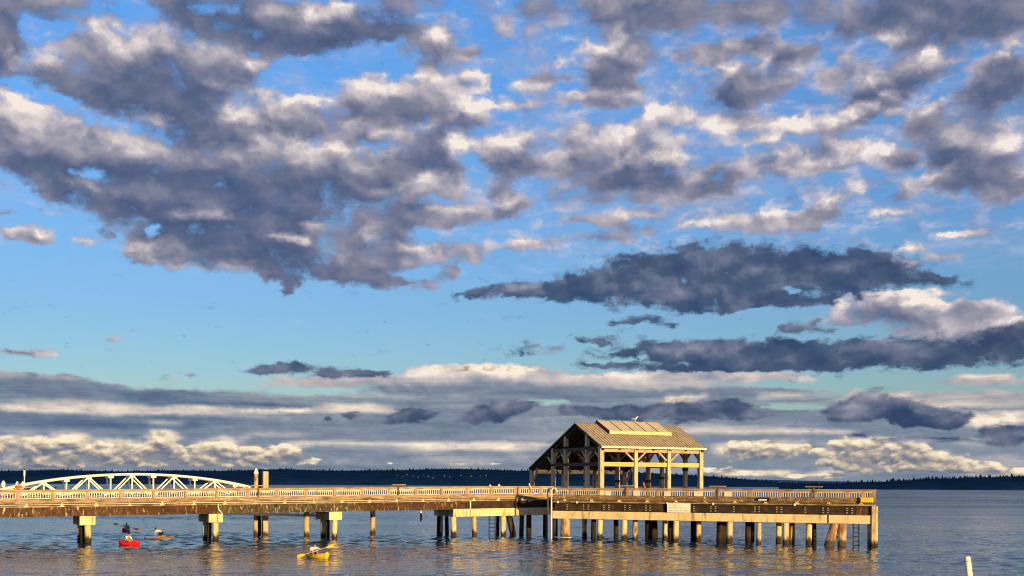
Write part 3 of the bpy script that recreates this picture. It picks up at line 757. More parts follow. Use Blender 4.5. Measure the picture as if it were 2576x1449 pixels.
# ------------------------------------------------------------------ far shores
m, nt, b = mat('haze_blue_forest')
L = nt.links.new
g = nd(nt, 'ShaderNodeNewGeometry')
mp = nd(nt, 'ShaderNodeMapping'); mp.inputs['Scale'].default_value = (.012, .012, .03); L(g.outputs['Position'], mp.inputs['Vector'])
n = nd(nt, 'ShaderNodeTexNoise'); n.inputs['Scale'].default_value = 1; n.inputs['Detail'].default_value = 8; n.inputs['Roughness'].default_value = .7
L(mp.outputs[0], n.inputs['Vector'])
r = ramp_node(nt, [(.3, (.0036, .018, .055)), (.5, (.0060, .027, .078)), (.72, (.012, .040, .10))])  # air haze and cloud shade are put into the forest colour
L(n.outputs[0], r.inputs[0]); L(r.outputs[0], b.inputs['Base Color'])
b.inputs['Roughness'].default_value = 1; b.inputs['Specular IOR Level'].default_value = 0
FOREST = m
FOREST_DARK = noisy('haze_blue_conifer_tops', [(.002, .011, .030), (.004, .017, .045)], (.05, .05, .05), 1, bump=0, spec=0)  # the same haze blue sits in the tree colour, darker still
rng = random.Random(5)


def shore(name, prof, D, depth, n, tree_h, kind_label):
    """prof: (px, top row) pairs of the wooded ridge; the shore lies at distance D and the ridge `depth` behind it."""
    bm = MB(); rows = []
    px0, px1 = prof[0][0], prof[-1][0]
    xs = [p[0] for p in prof]; ys = [p[1] for p in prof]
    steps = n
    for j, (f, hgt) in enumerate(((0, 0), (.04, .18), (.25, .5), (.6, .82), (1, 1), (1.5, .75), (2.4, 0))):
        row = []
        for i in range(steps + 1):
            px = px0 + (px1 - px0) * i / steps
            py = float(np.interp(px, xs, ys))
            top = at(px, py, D + depth)
            h = max(top.z - tree_h * .5, .3)
            k = top.x / top.y
            Y = D + depth * f
            rough = mnoise.noise(Vector((k * 40, f * 6, D * .01))) * .10 * (1 if 0 < hgt < 1 else 0)
            row.append(bm.bm.verts.new((k * Y, Y, -1.0 if hgt == 0 else h * max(hgt + rough, .05))))
        rows.append(row)
    for a, c in zip(rows, rows[1:]):
        for i in range(steps):
            bm.bm.faces.new((a[i], a[i + 1], c[i + 1], c[i]))
    o = tag(bm.build(name, FOREST, smooth=True), kind='structure')
    # the wood that covers it: trees far off that read as one mass
    tb = MB()
    count = int((px1 - px0) * 1.1)
    for q in range(count):
        px = rng.uniform(px0, px1); py = float(np.interp(px, xs, ys))
        f = rng.choice((.97, 1.0, 1.03, .8, .6, .4))
        top = at(px, py, D + depth); k = top.x / top.y; Y = D + depth * f
        hz = max(top.z - tree_h * .5, .3) * float(np.interp(f, (0, .04, .25, .6, 1, 1.5), (0, .18, .5, .82, 1, .75)))
        th = tree_h * rng.choice((.5, .5, .6, .7, .8, 1.0, 1.5)) * rng.uniform(.7, 1.2); w = th * rng.uniform(.16, .3)
        c = Vector((k * Y, Y, hz - th * .1))
        v = [tb.bm.verts.new(c + Vector((math.cos(a_) * w, math.sin(a_) * w, 0))) for a_ in (0, 1.57, 3.14, 4.71)]
        v2 = [tb.bm.verts.new(c + Vector((math.cos(a_) * w * .75, math.sin(a_) * w * .75, th * .45))) for a_ in (0, 1.57, 3.14, 4.71)]
        t_ = tb.bm.verts.new(c + Vector((0, 0, th)))
        for i in range(4):
            tb.bm.faces.new((v[i], v[(i + 1) % 4], v2[(i + 1) % 4], v2[i])); tb.bm.faces.new((v2[i], v2[(i + 1) % 4], t_))
    tag(tb.build(kind_label[0], FOREST_DARK), kind_label[1], 'forest', kind='stuff')
    return o


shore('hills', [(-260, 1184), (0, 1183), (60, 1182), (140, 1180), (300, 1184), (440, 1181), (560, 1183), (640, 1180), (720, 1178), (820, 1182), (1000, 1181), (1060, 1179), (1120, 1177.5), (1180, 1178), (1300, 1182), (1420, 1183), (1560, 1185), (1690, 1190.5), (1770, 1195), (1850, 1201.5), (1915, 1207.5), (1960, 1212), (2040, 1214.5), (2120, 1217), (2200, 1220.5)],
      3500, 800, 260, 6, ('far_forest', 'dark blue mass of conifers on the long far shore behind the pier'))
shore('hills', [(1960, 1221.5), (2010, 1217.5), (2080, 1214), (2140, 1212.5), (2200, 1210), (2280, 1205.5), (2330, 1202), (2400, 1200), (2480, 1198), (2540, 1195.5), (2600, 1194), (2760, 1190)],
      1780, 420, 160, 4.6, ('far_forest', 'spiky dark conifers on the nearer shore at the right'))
# pale low hills farther off, in the gap; distance haze is mixed into their blue
m, nt, b = mat('haze_blue_distant_hills'); b.inputs['Base Color'].default_value = (.05, .10, .25, 1); b.inputs['Roughness'].default_value = 1; b.inputs['Specular IOR Level'].default_value = 0
bm = MB(); rows = []
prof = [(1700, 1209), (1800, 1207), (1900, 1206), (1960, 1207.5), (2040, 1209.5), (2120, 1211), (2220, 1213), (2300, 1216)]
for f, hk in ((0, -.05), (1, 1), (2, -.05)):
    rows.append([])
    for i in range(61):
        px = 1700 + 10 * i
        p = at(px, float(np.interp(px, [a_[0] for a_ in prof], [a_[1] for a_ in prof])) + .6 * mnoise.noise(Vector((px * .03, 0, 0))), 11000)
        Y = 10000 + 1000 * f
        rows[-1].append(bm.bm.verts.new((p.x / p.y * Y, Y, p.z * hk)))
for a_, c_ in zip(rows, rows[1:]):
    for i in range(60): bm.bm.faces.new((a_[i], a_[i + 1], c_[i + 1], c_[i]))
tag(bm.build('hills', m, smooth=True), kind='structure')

# tiny houses among the trees of the long far shore
m_house = noisy('far_house_wall', [(.03, .05, .08), (.055, .075, .11)], (.1, .1, .1), .9, bump=0)
spots = [(1000, 1196), (1012, 1199), (1024, 1194), (1040, 1197), (1052, 1200), (1066, 1195), (1078, 1198), (1090, 1202), (1118, 1197), (1132, 1199), (1160, 1196), (1185, 1198), (1208, 1197), (1222, 1196)]
house0 = None
for i, (px, py) in enumerate(spots):
    Y = 3500 + 800 * .32
    p = at(px, py, Y); 
    if house0 is None:
        hb = MB(); w, d, h = 6.0, 4.5, 3.4
        v = [hb.bm.verts.new(q) for q in ((-w, -d, -6), (w, -d, -6), (w, d, -6), (-w, d, -6), (-w, -d, h), (w, -d, h), (w, d, h), (-w, d, h), (-w, 0, h + 2.4), (w, 0, h + 2.4))]
        for f in ((0, 1, 5, 4), (1, 2, 6, 9, 5), (2, 3, 7, 6), (3, 0, 4, 8, 7), (4, 5, 9, 8), (6, 7, 8, 9)): hb.bm.faces.new([v[k] for k in f])
        o = hb.build('far_house', m_house); house0 = o
    else:
        o = house0.copy(); COL.objects.link(o)
    Y2 = Y - 260
    o.location = (p.x / p.y * Y2, Y2, EYE + (p.z - EYE) * Y2 / Y)
    o.rotation_euler = (0, 0, rng.uniform(-.6, .6)); k = rng.uniform(.2, .45); o.scale = (k, k, k * .8)
    tag(o, 'tiny pale house among the trees of the far shore', 'house', 'houses on the far shore')

# ------------------------------------------------------------------ railings
TOPZ = 5.50          # top of the rails at the kink
BAY = 3.05


def pile(parent, x, y, r, z1, m, name='pile', z0=-2.0, lean=None):
    b = MB()
    top = Vector((x, y, z1)); bot = Vector((x + .10 * math.sin(x * 37.1), y + .10 * math.sin(y * 23.7), z0))     # no two stand quite plumb
    if lean: bot += Vector(lean)
    pts = [bot + (top - bot) * f for f in (0, .3, .42, .6, 1)]
    b.tube(pts, [r * 1.03, r * 1.05, r, r, r * .97], 14)
    return b.build(name, m, parent, smooth=False)


def railing(fr, s_list, top, root, panel_fill=(), z_thick=.11, t0=0.0):
    """posts at s_list, a cap rail, a bottom board and one panel of pickets per bay"""
    for i, s in enumerate(s_list):
        b = MB(); b.box(fr, s - .11, s + .11, t0 - .02, t0 + .18, top - 1.02, top - z_thick - .005)
        b.build('rail_post', M['post_wood'], root)
    a, z = s_list[0], s_list[-1]
    b = MB(); b.box(fr, a - .2, z + .2, t0 - .12, t0 + .30, top - z_thick, top); b.build('top_rail', M['rail_wood'], root, bevel=.015)
    b = MB(); b.box(fr, a - .15, z + .15, t0 - .045, t0 - .024, top - .235, top - z_thick - .01); b.build('rail_board', M['rail_wood'], root)
    for i, (s0, s1) in enumerate(zip(s_list, s_list[1:])):
        p0, p1 = s0 + .16, s1 - .16
        if p1 - p0 < .3: continue
        b = MB(); zt, zb = top - .255, top - .84
        ta, tb = t0 + .03, t0 + .085
        b.box(fr, p0, p1, ta, tb, zt - .055, zt); b.box(fr, p0, p1, ta, tb, zb, zb + .055)
        b.box(fr, p0, p0 + .055, ta, tb, zb + .057, zt - .057); b.box(fr, p1 - .055, p1, ta, tb, zb + .057, zt - .057)
        n = max(3, int((p1 - p0) / .225))
        for k in range(1, n):
            c = p0 + (p1 - p0) * k / n
            b.box(fr, c - .03, c + .03, ta + .012, tb - .012, zb + .057, zt - .057)
        pn = b.build('picket_panel', M['picket'], root)
        if i in panel_fill:
            q = MB(); q.box(fr, p0 + .5, p0 + 1.25, t0 - .02, t0 + .012, zb + .02, zt - .02); q.build('infill_board', M['picket'], pn)


def base_of(fr, s, t=0.0, z=0.0):
    return fr.pt(s, t, z)


# ------------------------------------------------------------------ trestle
S0 = -62.0
S1 = TR.s_at(1392)
tw = 5.2
trestle = thing('trestle_pier', base_of(TR, -20, 2), 'long timber trestle with dark girders on concrete bents, reaching in from the left', 'pier')
b = MB(); b.box(TR, S0, S1 + 6, .02, tw, TOPZ - 1.12, TOPZ - 1.03); b.build('deck', M['rim_wood'], trestle)
b = MB(); b.box(TR, S0, S1 + .2, -.10, .015, TOPZ - 1.28, TOPZ - .87); b.build('deck_edge_board', M['rim_wood'], trestle, bevel=.02)
b = MB(); b.box(TR, S0, S1 + .2, -.02, .12, TOPZ - 1.62, TOPZ - 1.49); b.build('ledge', M['rim_wood'], trestle)
# girders: three different stretches of timber
cuts = [S0, TR.s_at(335), TR.s_at(545), TR.s_at(905), TR.s_at(1170)]
for (a, z_), mm in zip(zip(cuts, cuts[1:]), ('drip_girder', 'girder', 'old_girder', 'girder')):
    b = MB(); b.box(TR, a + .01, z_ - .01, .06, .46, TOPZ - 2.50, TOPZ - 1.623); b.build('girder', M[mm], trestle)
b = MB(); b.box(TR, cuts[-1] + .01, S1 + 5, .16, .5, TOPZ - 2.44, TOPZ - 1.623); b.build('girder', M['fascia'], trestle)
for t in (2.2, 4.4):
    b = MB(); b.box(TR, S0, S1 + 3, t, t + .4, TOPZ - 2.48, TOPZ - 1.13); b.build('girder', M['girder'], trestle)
# pipe under the deck edge with its brackets
b = MB(); b.tube([TR.pt(S0, .02, TOPZ - 1.385), TR.pt(S1 + .5, .02, TOPZ - 1.385)], .065, 8); b.build('service_pipe', M['pipe_grey'], trestle, smooth=True)
s = S0 + 1.4
while s < S1 - .2:
    b = MB()
    b.box(TR, s - .10, s + .10, -.13, .04, TOPZ - 1.49, TOPZ - 1.283); b.box(TR, s - .22, s + .22, -.08, .05, TOPZ - 1.60, TOPZ - 1.492)
    b.build('pipe_bracket', M['concrete'], trestle)
    s += BAY
# joist ends showing between deck and girder
b = MB(); s = S0 + .3
while s < S1 + 1:
    b.box(TR, s, s + .16, .10, 1.4, TOPZ - 1.47, TOPZ - 1.285); s += .62
b.build('joists', M['grey_wood'], trestle)
# bents: a concrete cap on two piles
for px in (218, 541, 842):
    s = TR.s_at(px + 3)
    zc = TOPZ + TR.slope * s
    cb = MB(); cb.box(TR, s - .72, s + .70, .0, 4.3, TOPZ - 3.36, TOPZ - 2.505); cap = cb.build('pile_cap', M['concrete'], trestle, bevel=.03)
    for t, dx in ((.55, .08), (3.7, -.1)):
        p = TR.pt(s + dx, t, 0); pile(trestle, p.x, p.y, .30, zc - 3.362, M['pile'])
    p = TR.pt(s - .1, 2.2, 0); pile(trestle, p.x, p.y, .22, zc - 3.362, M['dark_pile'])
# landing beam where the trestle meets the platform
sA, sB = TR.s_at(1141), S1 + .6
b = MB(); b.box(TR, sA, TR.s_at(1300), .0, .9, TOPZ - 3.30, TOPZ - 2.445); b.build('pile_cap', M['concrete'], trestle, bevel=.03)
b = MB(); b.box(TR, TR.s_at(1300) + .03, sB, .08, .9, TOPZ - 3.28, TOPZ - 2.445); b.build('pile_cap', M['concrete'], trestle, bevel=.03)
b = MB(); b.box(TR, sA, sA + .9, .905, 5.2, TOPZ - 3.26, TOPZ - 2.49); b.build('pile_cap', M['concrete'], trestle, bevel=.03)
for px, r, mm, t in ((1137 + 4, .31, 'pile', .45), (1193, .27, 'steel_pile', .5), (1266, .30, 'pile', .45), (1253, .2, 'dark_pile', 1.6), (1313, .26, 'dark_pile', .5), (1331, .3, 'dark_pile', 1.4), (1105, .24, 'dark_pile', 4.6), (1111, .16, 'steel_pile', 3.6), (1124, .22, 'dark_pile', 2.4), (1372, .26, 'dark_pile', .6)):
    s = TR.s_at(px, t); p = TR.pt(s, t, 0); pile(trestle, p.x, p.y, r, TOPZ - 3.3 + TR.slope * s + .005, M[mm])
s = TR.s_at(1281, .9); p = TR.pt(s, .9, 0)
e = TR.s_at(1294, .9) - s
d = TR.e * (e * 1.5)
pile(trestle, p.x, p.y, .36, TOPZ - 3.3, M['dark_pile'], 'raking_pile', lean=(d.x, d.y, 0))
# drain hoses hanging from the deck edge
b = MB(); s = TR.s_at(549); b.tube([TR.pt(s, -.05, TOPZ - 1.5), TR.pt(s - .02, -.10, TOPZ - 1.85), TR.pt(s + .05, -.12, TOPZ - 2.1), TR.pt(s + .42, -.1, TOPZ - 2.52)], .06, 8); b.build('drain_hose', M['white'], trestle, smooth=True)
b = MB(); s = TR.s_at(1183); b.tube([TR.pt(s, -.05, TOPZ - 1.55), TR.pt(s, -.06, TOPZ - 2.44)], .085, 8); b.build('drain_pipe', M['white'], trestle, smooth=True)

rt = thing('timber_railing', base_of(TR, -20, 0, 4.3), 'tan timber railing with picket panels along the whole trestle', 'railing')
sl = []
s = TR.s_at(1300) - .1
k = 0
while s > S0:
    sl.append(s); s -= BAY
sl = sl[::-1]
railing(TR, sl, TOPZ, rt)
# the short stretch beside the platform corner
rc = thing('timber_railing', base_of(TR, 8, 0, 4.4), 'short shaded dark railing between trestle and gooseneck pipes', 'railing')
s_a = TR.s_at(1306); s_b = S1 - .2
rails = [s_a + (s_b - s_a) * q / 3 for q in range(4)]
railing(TR, rails, TOPZ - .03, rc)
b = MB(); s = TR.s_at(1333); b.bar(TR.pt(s - .25, -.18, TOPZ + .28), TR.pt(s + .15, -.18, TOPZ - .62), .22, .12); b.build('pale_brace', M['picket'], rc)
# far side of the trestle
rf = thing('timber_railing', base_of(TR, -20, tw, 4.3), 'tan railing on the far edge of the trestle, seen through the near pickets', 'railing')
sl2 = [S0 + .5 + BAY * q for q in range(int((S1 - 2 - S0) / BAY))]
railing(TR, sl2, TOPZ - .02, rf, t0=tw - .2)


def rail_shelf(fr, px, top, label):
    s = fr.s_at(px)
    root = thing('rail_shelf', base_of(fr, s, 0, top), label, 'shelf', 'board shelves on the railings')
    b = MB(); b.box(fr, s - .78, s + .78, -.35, .3, top + .20, top + .29); b.build('shelf_board', M['rail_wood'], root, bevel=.015)
    b = MB(); b.box(fr, s - .08, s + .08, -.16, -.13, top - .85, top + .195); b.box(fr, s - .5, s - .42, -.02, .05, top + .003, top + .195); b.box(fr, s + .42, s + .5, -.02, .05, top + .003, top + .195)
    b.build('shelf_bracket', M['grey_wood'], root)
    return root


rail_shelf(TR, 649, TOPZ + TR.slope * 0, 'board shelf on the trestle railing below the square tan pile')
rail_shelf(TR, 1001, TOPZ, 'board shelf on the trestle railing midway between arch bridge and shelter')
PZ = 5.42
rail_shelf(PL, 1575, PZ, 'board shelf on the platform railing in front of the open shelter')
rail_shelf(PL, 1806, PZ, 'board shelf on the platform railing just right of the shelter')
rail_shelf(PL, 2048, PZ, 'board shelf on the platform railing nearest its free end')

# ------------------------------------------------------------------ platform
plat = thing('platform_pier', base_of(PL, PLEN / 2, 4), 'wide pier head on rows of piles carrying the open shelter', 'pier')
nt_ = TR.n
C_ = PB + nt_ * 13.0
poly = [PA + PL.n * .02, PB + PL.n * .02 - PL.e * .02, C_, C_ + TR.e * 1.5 + nt_ * 2, SH.pt(14.6, 17.0, 0), SH.pt(-3.0, 17.0, 0), TR.pt(S1 + 5.2, 5.2, 0), TR.pt(S1 + .4, 0.05, 0)]
b = MB(); b.poly([(p.x, p.y) for p in poly], PZ - 1.12, PZ - 1.0); b.build('deck', M['rim_wood'], plat)
b = MB(); b.box(PL, -.05, PLEN + .02, -.12, .0, PZ - 1.10, PZ - .76); b.build('deck_edge_board', M['deck_rim'], plat, bevel=.02)
b = MB(); b.box(PL, -.02, PLEN - .05, -.06, .06, PZ - 1.27, PZ - 1.103); b.build('deck_edge_board', M['deck_rim'], plat, bevel=.02)
b = MB(); b.box(PL, 0, PLEN + .0, -.20, .10, PZ - 1.56, PZ - 1.42); b.build('ledge', M['rim_wood'], plat, bevel=.02)
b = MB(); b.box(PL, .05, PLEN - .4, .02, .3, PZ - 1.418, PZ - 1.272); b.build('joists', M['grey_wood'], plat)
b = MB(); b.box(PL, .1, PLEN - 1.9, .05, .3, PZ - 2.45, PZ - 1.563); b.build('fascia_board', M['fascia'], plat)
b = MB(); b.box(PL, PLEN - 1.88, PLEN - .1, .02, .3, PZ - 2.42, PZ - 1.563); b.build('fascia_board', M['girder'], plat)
# pipe brackets and knobs along the edge
s = 1.3
while s < PLEN - 1:
    q = MB(); q.box(PL, s - .12, s + .12, -.16, .0, PZ - 1.37, PZ - 1.22); q.box(PL, s - .26, s + .26, -.1, .02, PZ - 1.415, PZ - 1.372); q.build('pipe_bracket', M['concrete'], plat)
    s += BAY
for px in (1405, 1453, 1680, 1985 - 190, 2000):
    s = PL.s_at(px); q = MB(); q.ball(PL.pt(s, -.22, PZ - 1.52), .13, 8, 6); q.build('white_knob', M['white'], plat, smooth=True)
# bolts through the fascia
for px in (1427, 1468, 1480, 1519, 1532, 1572, 1584, 1625, 1636, 1746, 1788, 1800, 1846, 1899, 1910, 1954, 1966, 2026, 2071, 2083, 2131, 2144):
    s = PL.s_at(px)
    for dz in (-1.80, -2.0, -2.24):
        q = MB(); q.box(PL, s - .07, s + .07, -.02, .06, PZ + dz - .045, PZ + dz + .045); q.build('bolt', M['bolt'], plat)
# cap beam
sj = PL.s_at(2083)
b = MB(); b.box(PL, -.1, sj - .08, -.12, .8, PZ - 3.27, PZ - 2.452); b.build('cap_beam', M['concrete'], plat, bevel=.03)
b = MB(); b.box(PL, sj + .08, PLEN - .38, -.12, .8, PZ - 3.27, PZ - 2.452); b.build('cap_beam', M['concrete'], plat, bevel=.03)
b = MB(); b.box(PL, PLEN - .37, PLEN + .12, -.24, .5, -2, PZ - 1.563); b.build('corner_post', M['pile'], plat, bevel=.03)
for px in (1480, 1640, 1800, 1960, 2110):
    s = PL.s_at(px); b = MB(); b.box(PL, s - .4, s + .4, .81, 11.0, PZ - 3.2, PZ - 2.46); b.build('cap_beam', M['concrete'], plat)
for t in (4.5, 8.5):
    b = MB(); b.box(PL, 3, PLEN - 7, t, t + .4, PZ - 2.455, PZ - 1.125); b.build('girder', M['girder'], plat)
piles = [(1397, .27, 'dark_pile', .9), (1423, .50, 'rust_pile', .35), (1471, .27, 'pile', 3.2), (1494, .27, 'dark_pile', 2.0), (1510, .29, 'pile', .35), (1550, .26, 'dark_pile', 4.5), (1571, .30, 'pile', .3), (1598, .27, 'steel_pile', 1.4),
         (1632, .38, 'dark_pile', 3.0), (1645, .40, 'dark_pile', 6.0), (1673, .27, 'pile', 2.2), (1688, .27, 'dark_pile', 5.0), (1701, .31, 'pile', .3), (1748, .42, 'dark_pile', 4.2), (1758, .27, 'pile', 2.4), (1815, .46, 'dark_pile', 2.8), (1826, .3, 'dark_pile', 6.5), (1836, .31, 'pile', .3),
         (1885, .38, 'dark_pile', 3.2), (1892, .3, 'dark_pile', 7.0), (1910, .25, 'steel_pile', .4), (1960, .28, 'pile', 2.4), (1977, .31, 'pile', .3), (1993, .27, 'rust_pile', 2.2), (2036, .30, 'pile', 1.0), (2047, .28, 'dark_pile', 4.0),
         (2119, .42, 'rust_pile', .35), (2191, .32, 'rust_pile', .45)]
for px, r, mm, t in piles:
    s = PL.s_at(px, t); p = PL.pt(s, t, 0); pile(plat, p.x, p.y, r, PZ - 3.268, M[mm])
s = PL.s_at(2102, .35); p = PL.pt(s, .35, 0); e = PL.s_at(2079, .35) - s; d = PL.e * (e * 1.45)
pile(plat, p.x, p.y, .46, PZ - 3.268, M['rust_pile'], 'raking_pile', lean=(d.x, d.y, 0))
b = MB(); b.bar(PL.pt(PL.s_at(2084), .35, .9), PL.pt(PL.s_at(2148), .35, .75), .12); b.build('cross_brace', M['grey_wood'], plat)
b = MB(); b.tube([PL.pt(.2, -.3, .18), PL.pt(PL.s_at(1440), -.2, .16)], .07, 8); b.build('low_pipe', M['pipe_grey'], plat, smooth=True)

rp = thing('timber_railing', base_of(PL, PLEN / 2, 0, 4.3), 'tan railing with picket panels along the front of the wide pier head', 'railing')
px_posts = [1396, 1412, 1446, 1499, 1556, 1613, 1669, 1724, 1787, 1846, 1905, 1966, 2026, 2093, 2148, 2172, 2199]
px_posts = [1398, 1435, 1506, 1578, 1655, 1730, 1806, 1887, 1966, 2050, 2132, 2172, 2199]
railing(PL, [PL.s_at(p) for p in px_posts], PZ, rp, panel_fill=(2, 3, 4, 5, 6))
# the rail returns along the free end
FE = Frame(PB.x - PL.e.x * .2, PB.y - PL.e.y * .2, math.atan2(nt_.y, nt_.x))
re_ = thing('timber_railing', (PB.x, PB.y, 4.3), 'tan railing running back from the free right end of the pier head', 'railing')
railing(FE, [.5 + BAY * q for q in range(5)], PZ - .01, re_)
# ------------------------------------------------------------------ things fixed to or hung on the pier


def ladder(fr, px0, px1, t, z0, z1, label, m, hoop=False):
    s0, s1 = fr.s_at(px0, t), fr.s_at(px1, t)
    root = thing('boat_ladder', base_of(fr, (s0 + s1) / 2, t, 0), label, 'ladder')
    for s in (s0, s1):
        b = MB()
        pts = [fr.pt(s, t, z0), fr.pt(s, t, z1)]
        if hoop:
            pts += [fr.pt(s + .03, t + .06, z1 + .22), fr.pt(s + .14, t + .16, z1 + .36), fr.pt(s + .28, t + .28, z1 + .38), fr.pt(s + .40, t + .38, z1 + .28), fr.pt(s + .44, t + .42, z1 + .05)]
        b.tube(pts, .085 if hoop else .055, 8); b.build('side_rail', m, root, smooth=True)
    z = z0 + .45
    while z < z1 - .1:
        b = MB(); b.tube([fr.pt(s0, t, z), fr.pt(s1, t, z)], .04, 6); b.build('rung', m, root); z += .42
    return root


ladder(TR, 1231, 1246, .55, -.8, 2.2, 'dark steel ladder under the landing beam, down into the water', M['black_metal'])
ladder(PL, 2147, 2161, .5, -.8, 2.15, 'dark ladder beside the rusty raking pile at the free end', M['black_metal'])
LF = Frame(PA.x, PA.y, PL.e.y and math.atan2(PL.e.y, PL.e.x))
root = thing('gooseneck_pipes', base_of(PL, -.3, -.3, 0), 'pair of pale gooseneck pipes at the platform corner, rising from the water', 'pipe')
for i, px in enumerate((1378, 1387.5)):
    t = .15 - .55 * i
    s = PL.s_at(px, t); z1 = PZ - .45
    b = MB()
    pts = [PL.pt(s, t, -.8), PL.pt(s, t, z1)]
    for a in range(1, 9):
        an = math.pi * a / 8
        pts.append(PL.pt(s + .30 * (1 - math.cos(an)), t, z1 + .42 * math.sin(an)))
    b.tube(pts, .085, 10); b.build('bent_pipe', M['pipe_grey'] if i == 0 else M['white'], root, smooth=True)

# sign
s0, s1 = PL.s_at(1681), PL.s_at(1739)
flat_white = noisy('white_sign_board', [(.78, .74, .66), (.84, .81, .75)], (1.5, 1.5, 1.5), .5, bump=0)
sign = thing('dock_sign', base_of(PL, (s0 + s1) / 2, -.3, PZ - 2.0), 'white rectangular notice board with faded lettering fixed below the platform edge', 'sign')
b = MB(); b.box(PL, s0, s1, -.34, -.26, PZ - 2.44, PZ - 1.50); b.build('board', flat_white, sign, bevel=.01)
rng = random.Random(11)
m_ink = noisy('faded_brown_lettering', [(.30, .24, .16), (.40, .33, .22)], (5, 5, 5), .8, bump=0)
m_ink2 = noisy('fainter_lettering', [(.47, .43, .33), (.55, .5, .4)], (5, 5, 5), .8, bump=0)
W_ = s1 - s0
for mm, zc, hh, words in ((m_ink, PZ - 1.69, .13, ((.05, .16), (.24, .41))), (m_ink, PZ - 1.97, .12, ((.08, .50),)), (m_ink2, PZ - 1.82, .14, ((.54, .68),)), (m_ink2, PZ - 1.97, .11, ((.55, .9),)), (m_ink, PZ - 2.25, .12, ((.08, .25), (.3, .48), (.53, .64), (.7, .95)))):
    q = MB()
    for a, z_ in words:
        x = s0 + W_ * a
        while x < s0 + W_ * z_ - .05:
            w = rng.uniform(.035, .06); h = hh * rng.uniform(.75, 1.0)
            q.box(PL, x, x + w * .45, -.352, -.3405, zc - h / 2, zc + h / 2)
            if rng.random() < .7: q.box(PL, x + w * .46, x + w, -.351, -.3405, zc + rng.uniform(-.5, .3) * h, zc + h / 2)
            x += w + .03
    q.build('lettering', mm, sign)

m_y = noisy('yellow_plastic', [(.72, .46, .02), (.80, .55, .03)], (2, 2, 2), .5, bump=.02)
s0, s1 = PL.s_at(2165.5), PL.s_at(2198)
fb = MB(); fb.box(PL, s0, s1, -.42, -.13, PZ - 1.23, PZ - .78)
yb = thing('rescue_box', base_of(PL, (s0 + s1) / 2, -.2, PZ - 1), 'bright yellow box hung on the deck edge at the free end', 'box')
fb.build('box_body', m_y, yb, bevel=.08)
q = MB(); q.box(PL, s0 - .03, s1 + .03, -.45, -.125, PZ - .775, PZ - .73); q.build('box_lid', m_y, yb, bevel=.02)
s = PL.s_at(1922)
fl = thing('flood_lamp', base_of(PL, s, -.3, PZ - 1.1), 'black lamp housing with a pale lens on the platform edge', 'lamp')
q = MB(); q.box(PL, s - .55, s + .62, -.46, -.13, PZ - .99, PZ - .84); q.box(PL, s + .4, s + .62, -.4, -.13, PZ - 1.22, PZ - .83); q.build('lamp_housing', M['black_metal'], fl, bevel=.02)
q = MB(); q.box(PL, s - .45, s + .35, -.42, -.2, PZ - 1.13, PZ - .995); q.build('lens', M['white'], fl)

# ------------------------------------------------------------------ open shelter
sh = thing('open_shelter', SH.pt(6.75, 8, PZ - 1), 'open timber shelter with a lopsided ribbed metal roof on the pier head', 'shelter')
ZD = PZ - 1.0
L4 = (0.0, 4.5, 9.0, 13.5)


def roof_z(t):
    return 12.72 - (.487 * (5.25 - t) if t < 5.25 else .463 * (t - 5.25))


def post(s, t, z1, w=.42, m='shed_wood'):
    b = MB(); b.box(SH, s - w / 2, s + w / 2, t - w / 2 + .23, t + w / 2 + .23, ZD, z1)
    return b.build('post', M[m], sh, bevel=.02)


for s in L4:
    post(s, 0, 9.98, .50 if s in (0, 13.5) else .46)
    post(s, 10.5, 10.02, .44)
    post(s, 15.7, 7.55, .44)
for s in (0, 13.5):
    for t in (2.9, 7.6): post(s, t, roof_z(t) - .22, .42)
# dark collars where steel straps hold the posts
for s, t, z in ((0, 2.9, 8.05), (0, 7.6, 8.05), (0, 10.5, 8.05), (4.5, 10.5, 6.2), (9, 10.5, 6.2), (13.5, 2.9, 7.6), (13.5, 7.6, 6.6), (13.5, 10.5, 6.2), (0, 7.6, 10.0), (0, 2.9, 9.9)):
    b = MB(); b.box(SH, s - .265, s + .265, t - .035, t + .495, z - .14, z + .14); b.build('strap', M['black_metal'], sh)


def beam(s0, s1, t0, t1, z0, z1, m):
    b = MB(); b.box(SH, s0, s1, t0, t1, z0, z1); return b.build('beam', M[m], sh, bevel=.015)


# front face: top plate, yellowish girt; the same lines behind
beam(-.3, 13.8, -.02, .42, 9.985, 10.07, 'picket')
for a, z_ in zip(L4, L4[1:]):
    beam(a + .29, z_ - .29, .03, .40, 9.38, 9.97, 'shed_beam')
    beam(a + .29, z_ - .29, .05, .38, 7.80, 8.28, 'gold_beam')
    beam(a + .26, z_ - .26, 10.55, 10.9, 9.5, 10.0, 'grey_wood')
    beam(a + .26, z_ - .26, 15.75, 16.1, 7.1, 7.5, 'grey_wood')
for s in (0.0, 13.5):
    for a, z_ in ((0, 2.9), (2.9, 7.6), (7.6, 10.5)):
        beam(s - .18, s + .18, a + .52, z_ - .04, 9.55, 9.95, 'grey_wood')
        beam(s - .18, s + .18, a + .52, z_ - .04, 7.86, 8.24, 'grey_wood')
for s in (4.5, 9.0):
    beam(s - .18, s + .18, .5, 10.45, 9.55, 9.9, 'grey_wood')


def brace(a, b_, m='shed_beam', w=.2):
    q = MB(); q.bar(a, b_, w, w); q.build('brace', M[m], sh)


